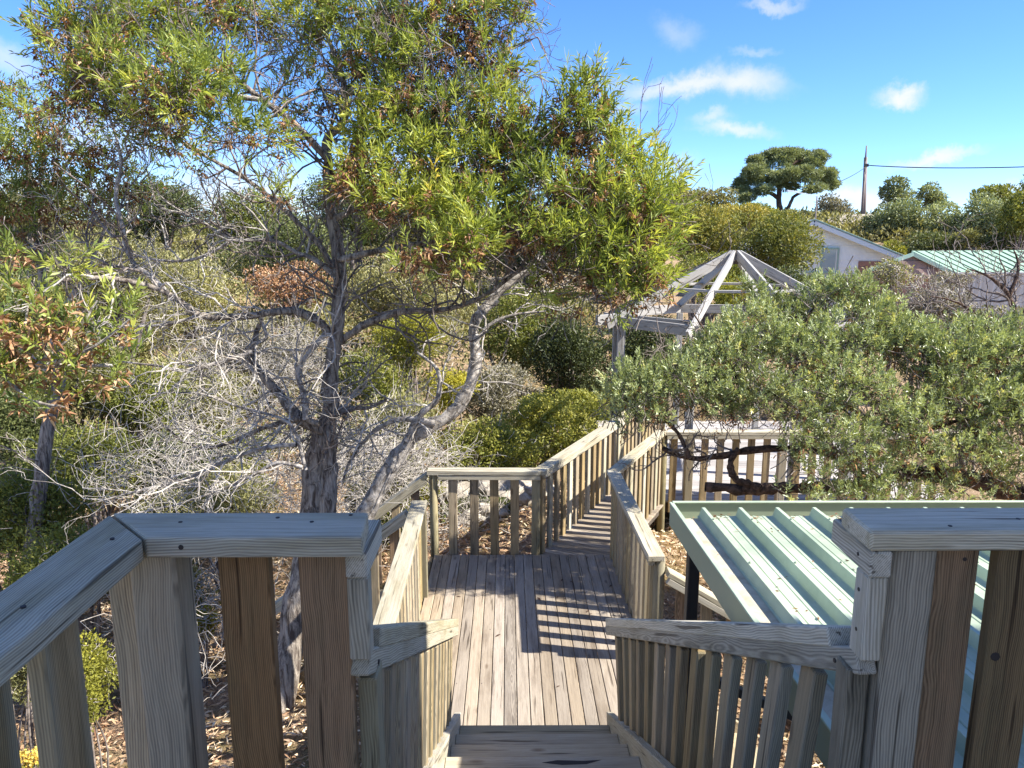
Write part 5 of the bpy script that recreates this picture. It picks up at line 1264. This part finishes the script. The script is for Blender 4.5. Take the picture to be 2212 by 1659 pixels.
# pine tree on the ridge
pt_ = thing('pine_tree', 'umbrella-shaped dark pine with forked trunk standing on the ridge behind the house', 'tree', tuple(spot(1690, 480, 52)))
pl = [limb('trunk' if i == 0 else 'limb', px(p, 52), r0, r1, M['dark_bark'], pt_, 18, 7) for i, (p, r0, r1) in enumerate([
    ([(1692, 500), (1688, 465), (1682, 440), (1684, 405), (1690, 370)], .24, .14), ([(1688, 462), (1705, 445), (1715, 425), (1745, 410), (1770, 400)], .14, .07), ([(1684, 430), (1660, 415), (1640, 405), (1615, 420)], .15, .06),
    ([(1684, 405), (1665, 380), (1640, 360)], .14, .06), ([(1745, 410), (1760, 385), (1780, 370)], .1, .05), ([(1690, 370), (1720, 350), (1750, 345)], .13, .06)])]
pcl = [(1600, 410, 52, 22, 20), (1625, 385, 52, 26, 18), (1615, 430, 51, 20, 12), (1640, 355, 52, 32, 20), (1680, 340, 52, 36, 18), (1725, 342, 53, 36, 20), (1760, 350, 52, 30, 20), (1780, 380, 52, 30, 22), (1795, 395, 52, 20, 14), (1745, 375, 51, 30, 18),
       (1700, 370, 51, 40, 20), (1660, 385, 51, 34, 18), (1650, 410, 51, 24, 12), (1700, 400, 52, 28, 12), (1755, 405, 51, 30, 10), (1630, 370, 51, 26, 16), (1710, 328, 52, 36, 8), (1665, 330, 52, 28, 10), (1770, 335, 52, 26, 12), (1595, 395, 52, 12, 10)]
V_, F_, T_, o_ = [], [], [], 0
for (cx, cy, z, rx, ry) in pcl:
    c = np.array(spot(cx, cy, z)); a = rx / 1662 * z; b = ry / 1662 * z
    nl = 9; lc = rvec(nl) * 0.6; n_ = int(3600 * (rx * ry) / 500); k = rng.integers(0, nl, n_); u = rvec(n_)
    P = c + (lc[k] + u * 0.40 * (0.55 + .62 * rng.random((n_, 1))) * (1 + .25 * np.sin(u[:, :1] * 7 + k[:, None]) * np.cos(u[:, 2:3] * 6))) * np.array([a, a, b])
    v, f = leaf_quads(P, nrmz(u + rvec(n_) * .6 + np.array([0, 0, .3])), rng.uniform(.10, .24, n_), rng.uniform(.035, .07, n_))
    V_.append(v); F_.append(f + o_); o_ += len(v)
    T_.append(np.clip(.5 + .3 * (rng.random(nl)[k] - .5) + rng.normal(0, .15, n_), 0, 1).repeat(4))
np_obj('foliage', np.concatenate(V_), np.concatenate(F_), L['pine'], pt_, np.concatenate(T_), kind='stuff')

# pale rock outcrop behind the house
def rock(label, c, s, seed, mat, name='rock', group=None):
    bm = bmesh.new(); bmesh.ops.create_icosphere(bm, subdivisions=3, radius=1.0)
    r_ = random.Random(seed); ph = [r_.uniform(0, 6.28) for _ in range(6)]
    for v in bm.verts:
        p = v.co; k = 1 + 0.16 * math.sin(3.1 * p.x + ph[0]) * math.cos(2.7 * p.y + ph[1]) + 0.13 * math.sin(5.3 * p.z + ph[2] + p.x * 3) + 0.07 * math.sin(9 * p.y + ph[3]) * math.cos(8 * p.x + ph[4]) + r_.uniform(-.035, .035)
        v.co = Vector((p.x * s[0] * k, p.y * s[1] * k, max(p.z, -0.6) * s[2] * k))
    me = bpy.data.meshes.new(name); bm.to_mesh(me); bm.free(); me.materials.append(mat)
    o = bpy.data.objects.new(name, me); C.objects.link(o); o.location = c
    o['label'] = label; o['category'] = 'rock'
    if group: o['group'] = group
    return o
rock('tan rocky outcrop on the ridge behind the house gable', spot(1835, 492, 52), (2.2, 2.5, 0.9), 3, M['rock'], 'rock_outcrop')
for i, (cx, cy, z, s, lab) in enumerate([(1058, 1178, 10.0, .17, 'pale round stone behind the third slat of the landing balustrade'), (1020, 1182, 9.9, .13, 'small tan stone behind the second slat of the landing balustrade'), (1085, 1135, 10.6, .30, 'long pale stone ledge behind the landing balustrade'),
        (1140, 1140, 10.8, .28, 'grey stone beside the right round pole of the landing'), (995, 1130, 10.8, .24, 'grey stone among bare twigs behind the balustrade'), (1430, 1270, 7.4, .12, 'stone in the leaf litter below the right stairs railing'), (420, 1510, 8.2, .12, 'pale stone on the mulch seen between slats')]):
    p = spot(cx, cy, z); p.z = float(ground_z(p.x, p.y)) + s * .3
    rock(lab, p, (s * 1.3, s, s * .8), 20 + i, M['rock'])

# leaf litter, straw and dry grass
N = 120000
X = rng.uniform(-7.5, 5.5, N); Y = rng.uniform(1.5, 15.0, N) ; 
Z = ground_z(X, Y) + rng.random(N) * 0.05
d = nrmz(np.stack([rng.normal(0, 1, N), rng.normal(0, 1, N), rng.normal(0.15, .35, N)], 1))
v, f = leaf_quads(np.stack([X, Y, Z], 1), d, rng.uniform(.05, .13, N), rng.uniform(.010, .024, N))
o = np_obj('leaf_litter', v, f, L['straw'], None, np.clip(0.5 + 0.25 * np.sin(X * 1.1) * np.cos(Y * 1.4) + rng.normal(0, .25, N), 0, 1).repeat(4), kind='stuff')
o['label'] = 'tan straw and dry leaf litter covering the ground below the deck'; o['category'] = 'leaf litter'
# fill of low scrub over the hillside
nm = 1250
MX = rng.uniform(-34, 30, nm); MY = rng.uniform(7.5, 62, nm)
keepm = ~((MY < 11.5) & (MX > -4.2)) & ~((MX > 0.3) & (MX < 6.5) & (MY < 15.0)) & ~((MX > 3) & (MY > 13) & (MY < 43) & (MX < 34))
MX, MY = MX[keepm], MY[keepm]; nm = len(MX)
MR = rng.uniform(0.6, 1.5, nm) * (0.7 + MY / 45); MH = MR * rng.uniform(0.5, 0.85, nm) * np.interp(MY, [40, 55], [1, .45])
MZ = ground_z(MX, MY)
cnt = (330 * rng.uniform(.8, 1.2, nm)).astype(int); k = np.repeat(np.arange(nm), cnt); u = rvec(len(k)); u[:, 2] = np.abs(u[:, 2])
rad = (0.75 + 0.3 * rng.random((len(k), 1))) * (1 + 0.2 * np.sin(u[:, :1] * 7 + k[:, None]) * np.cos(u[:, 1:2] * 6 + k[:, None] * 2))
Pm = np.stack([MX[k], MY[k], MZ[k] - .1], 1) + u * rad * np.stack([MR[k], MR[k], MH[k]], 1)
lz = 0.0042 * MY[k] + 0.045
v, f = leaf_quads(Pm, nrmz(u * .6 + rvec(len(k)) * .8 + np.array([0, 0, .4])), lz * rng.uniform(.7, 1.5, len(k)), lz * .48 * rng.uniform(.7, 1.3, len(k)), .2, .2)
o = np_obj('ground_scrub', v, f, L['olive'], None, np.clip((0.12 + 0.75 * rng.random(nm))[k] + rng.normal(0, .14, len(k)), 0, 1).repeat(4), kind='stuff')
o['label'] = 'low dull olive scrub covering the far hillside'; o['category'] = 'scrub'
# long arching dry grass and bare stalks under the trees
S = []
for (cx, cy, z, n_, s) in ((600, 980, 8.8, 160, .9), (760, 960, 8.8, 260, .8), (430, 960, 9.0, 130, .9), (560, 860, 11, 220, 1.0), (860, 960, 9.6, 350, .7), (400, 1270, 7.6, 300, .6), (540, 1260, 9.5, 260, .6), (990, 1110, 9.6, 260, .6), (300, 960, 9, 170, .9), (640, 760, 14, 300, 1.2), (720, 1060, 8.6, 150, .6)):
    c = np.array(spot(cx, cy, z)); k = rng.normal(0, 1, (n_, 3)) * np.array([.55, .6, .3]) * s
    S.append(c + k + np.array([0, 0, -.35]))
S = np.concatenate(S)
A = curve_paths(S, nrmz(np.stack([rng.normal(0, .7, len(S)), rng.normal(0, .5, len(S)), np.full(len(S), .8)], 1)), rng.uniform(.35, .95, len(S)), 7, 0.5, -0.9)
V, F = tubes(A, np.linspace(.0045, .0022, 7)[None].repeat(len(S), 0), 3)
o = np_obj('dry_stalks', V, F, M['twig'], None, smooth=True, kind='stuff')
o['label'] = 'pale arching dead stalks tangled beneath the wattle trees'; o['category'] = 'dead twigs'

# yellow flowering plant bottom left
fw = spot(60, 1640, 4.6)
fp = thing('yellow_flower_plant', 'small plant with bright yellow flower heads at the bottom left corner', 'plant', (fw.x, fw.y, fw.z - 0.6))
hd = []
for (a, b) in ((48, 1632), (70, 1640), (60, 1655), (35, 1650), (118, 1650), (128, 1660), (80, 1625), (45, 1670)):
    c = np.array(spot(a, b, 4.6 + jit(.08))); k = 60
    hd.append((c + rvec(k) * 0.028, rvec(k)))
pz = np.concatenate([h[0] for h in hd]); dz = np.concatenate([h[1] for h in hd])
v, f = leaf_quads(pz, dz, np.full(len(pz), .022), np.full(len(pz), .018)); np_obj('flower_heads', v, f, L['flower'], fp, rng.random(len(pz)).repeat(4), kind='stuff')
st2 = np.array([resample([Vector(h[0].mean(0)), Vector(h[0].mean(0)) + Vector((0.02, 0.02, -.3)), Vector((fw.x + jit(.05), fw.y, fw.z - .62))], 6) for h in hd])
V, F = tubes(st2, np.full((len(hd), 6), .004), 4); np_obj('stems', V, F, M['dark_twig'], fp)
k = 260; pz = np.array(fw) + rng.normal(0, 1, (k, 3)) * np.array([.08, .06, .1]) - np.array([0, 0, .2])
v, f = leaf_quads(pz, nrmz(rvec(k) + np.array([0, 0, .6])), np.full(k, .05), np.full(k, .014)); np_obj('foliage', v, f, L['green'], fp, rng.random(k).repeat(4), kind='stuff')

# a few fallen leaves on the landing boards
for i in range(16):
    x, y = random.uniform(-0.7, 1.0), random.uniform(4.6, 7.4)
    a = random.uniform(0, 6.28); l_ = random.uniform(.015, .035)
    dx, dy = math.cos(a) * l_, math.sin(a) * l_
    o = mesh_obj('fallen_leaf', [(x - dx, y - dy, LZ + .003), (x + dy * .3, y - dx * .3, LZ + .008), (x + dx, y + dy, LZ + .004), (x - dy * .3, y + dx * .3, LZ + .007)], [(0, 1, 2), (0, 2, 3)], L['dead'])
    o['label'] = 'tiny curled dry leaf lying on the landing boards'; o['category'] = 'leaf'; o['group'] = 'fallen leaves on the landing'
# dry leaves blown onto the green roof and into its gutter
N = 420
X = rng.uniform(1.0, 3.2, N); Y = np.where(rng.random(N) < .55, 3.90 + rng.random(N) * .08, rng.uniform(1.9, 3.9, N)); inpan = (np.floor((X - 1.025) / .2) * .2 + 1.025) + .07 + rng.random(N) ** 2 * .10
Z = ZF + (4.02 - Y) / (4.02 - 1.75) * (ZN - ZF) + .005
v, f = leaf_quads(np.stack([inpan, Y, Z], 1), nrmz(np.stack([rng.normal(0, 1, N), rng.normal(0, 1, N), rng.normal(0.05, .1, N)], 1)), rng.uniform(.012, .035, N), rng.uniform(.004, .009, N), .2, 0)
o = np_obj('roof_leaf_litter', v, f, L['dead'], None, np.clip(.4 + rng.normal(0, .2, N), 0, 1).repeat(4), kind='stuff')
o['label'] = 'specks of dry leaf litter lying in the pans of the green roof'; o['category'] = 'leaf litter'

# pieces of pieces: window frame bars and pane under the window, nails under their cap
bpy.context.view_layer.update()
def nest(child, p):
    mw = child.matrix_world.copy(); child.parent = p
    child.matrix_parent_inverse = p.matrix_world.inverted(); child.matrix_basis = mw
for o in list(hw.children):
    if o.name.startswith('window_frame') or o.name.startswith('pane'): nest(o, wf)
for root in (rl, rr):
    caps = [o for o in root.children if o.name.startswith('cap_rail')]
    for o in list(root.children):
        if o.name.startswith('nail') and o.matrix_world.translation.z > capz - 0.05:
            nest(o, min(caps, key=lambda c: (c.matrix_world.translation - o.matrix_world.translation).length))
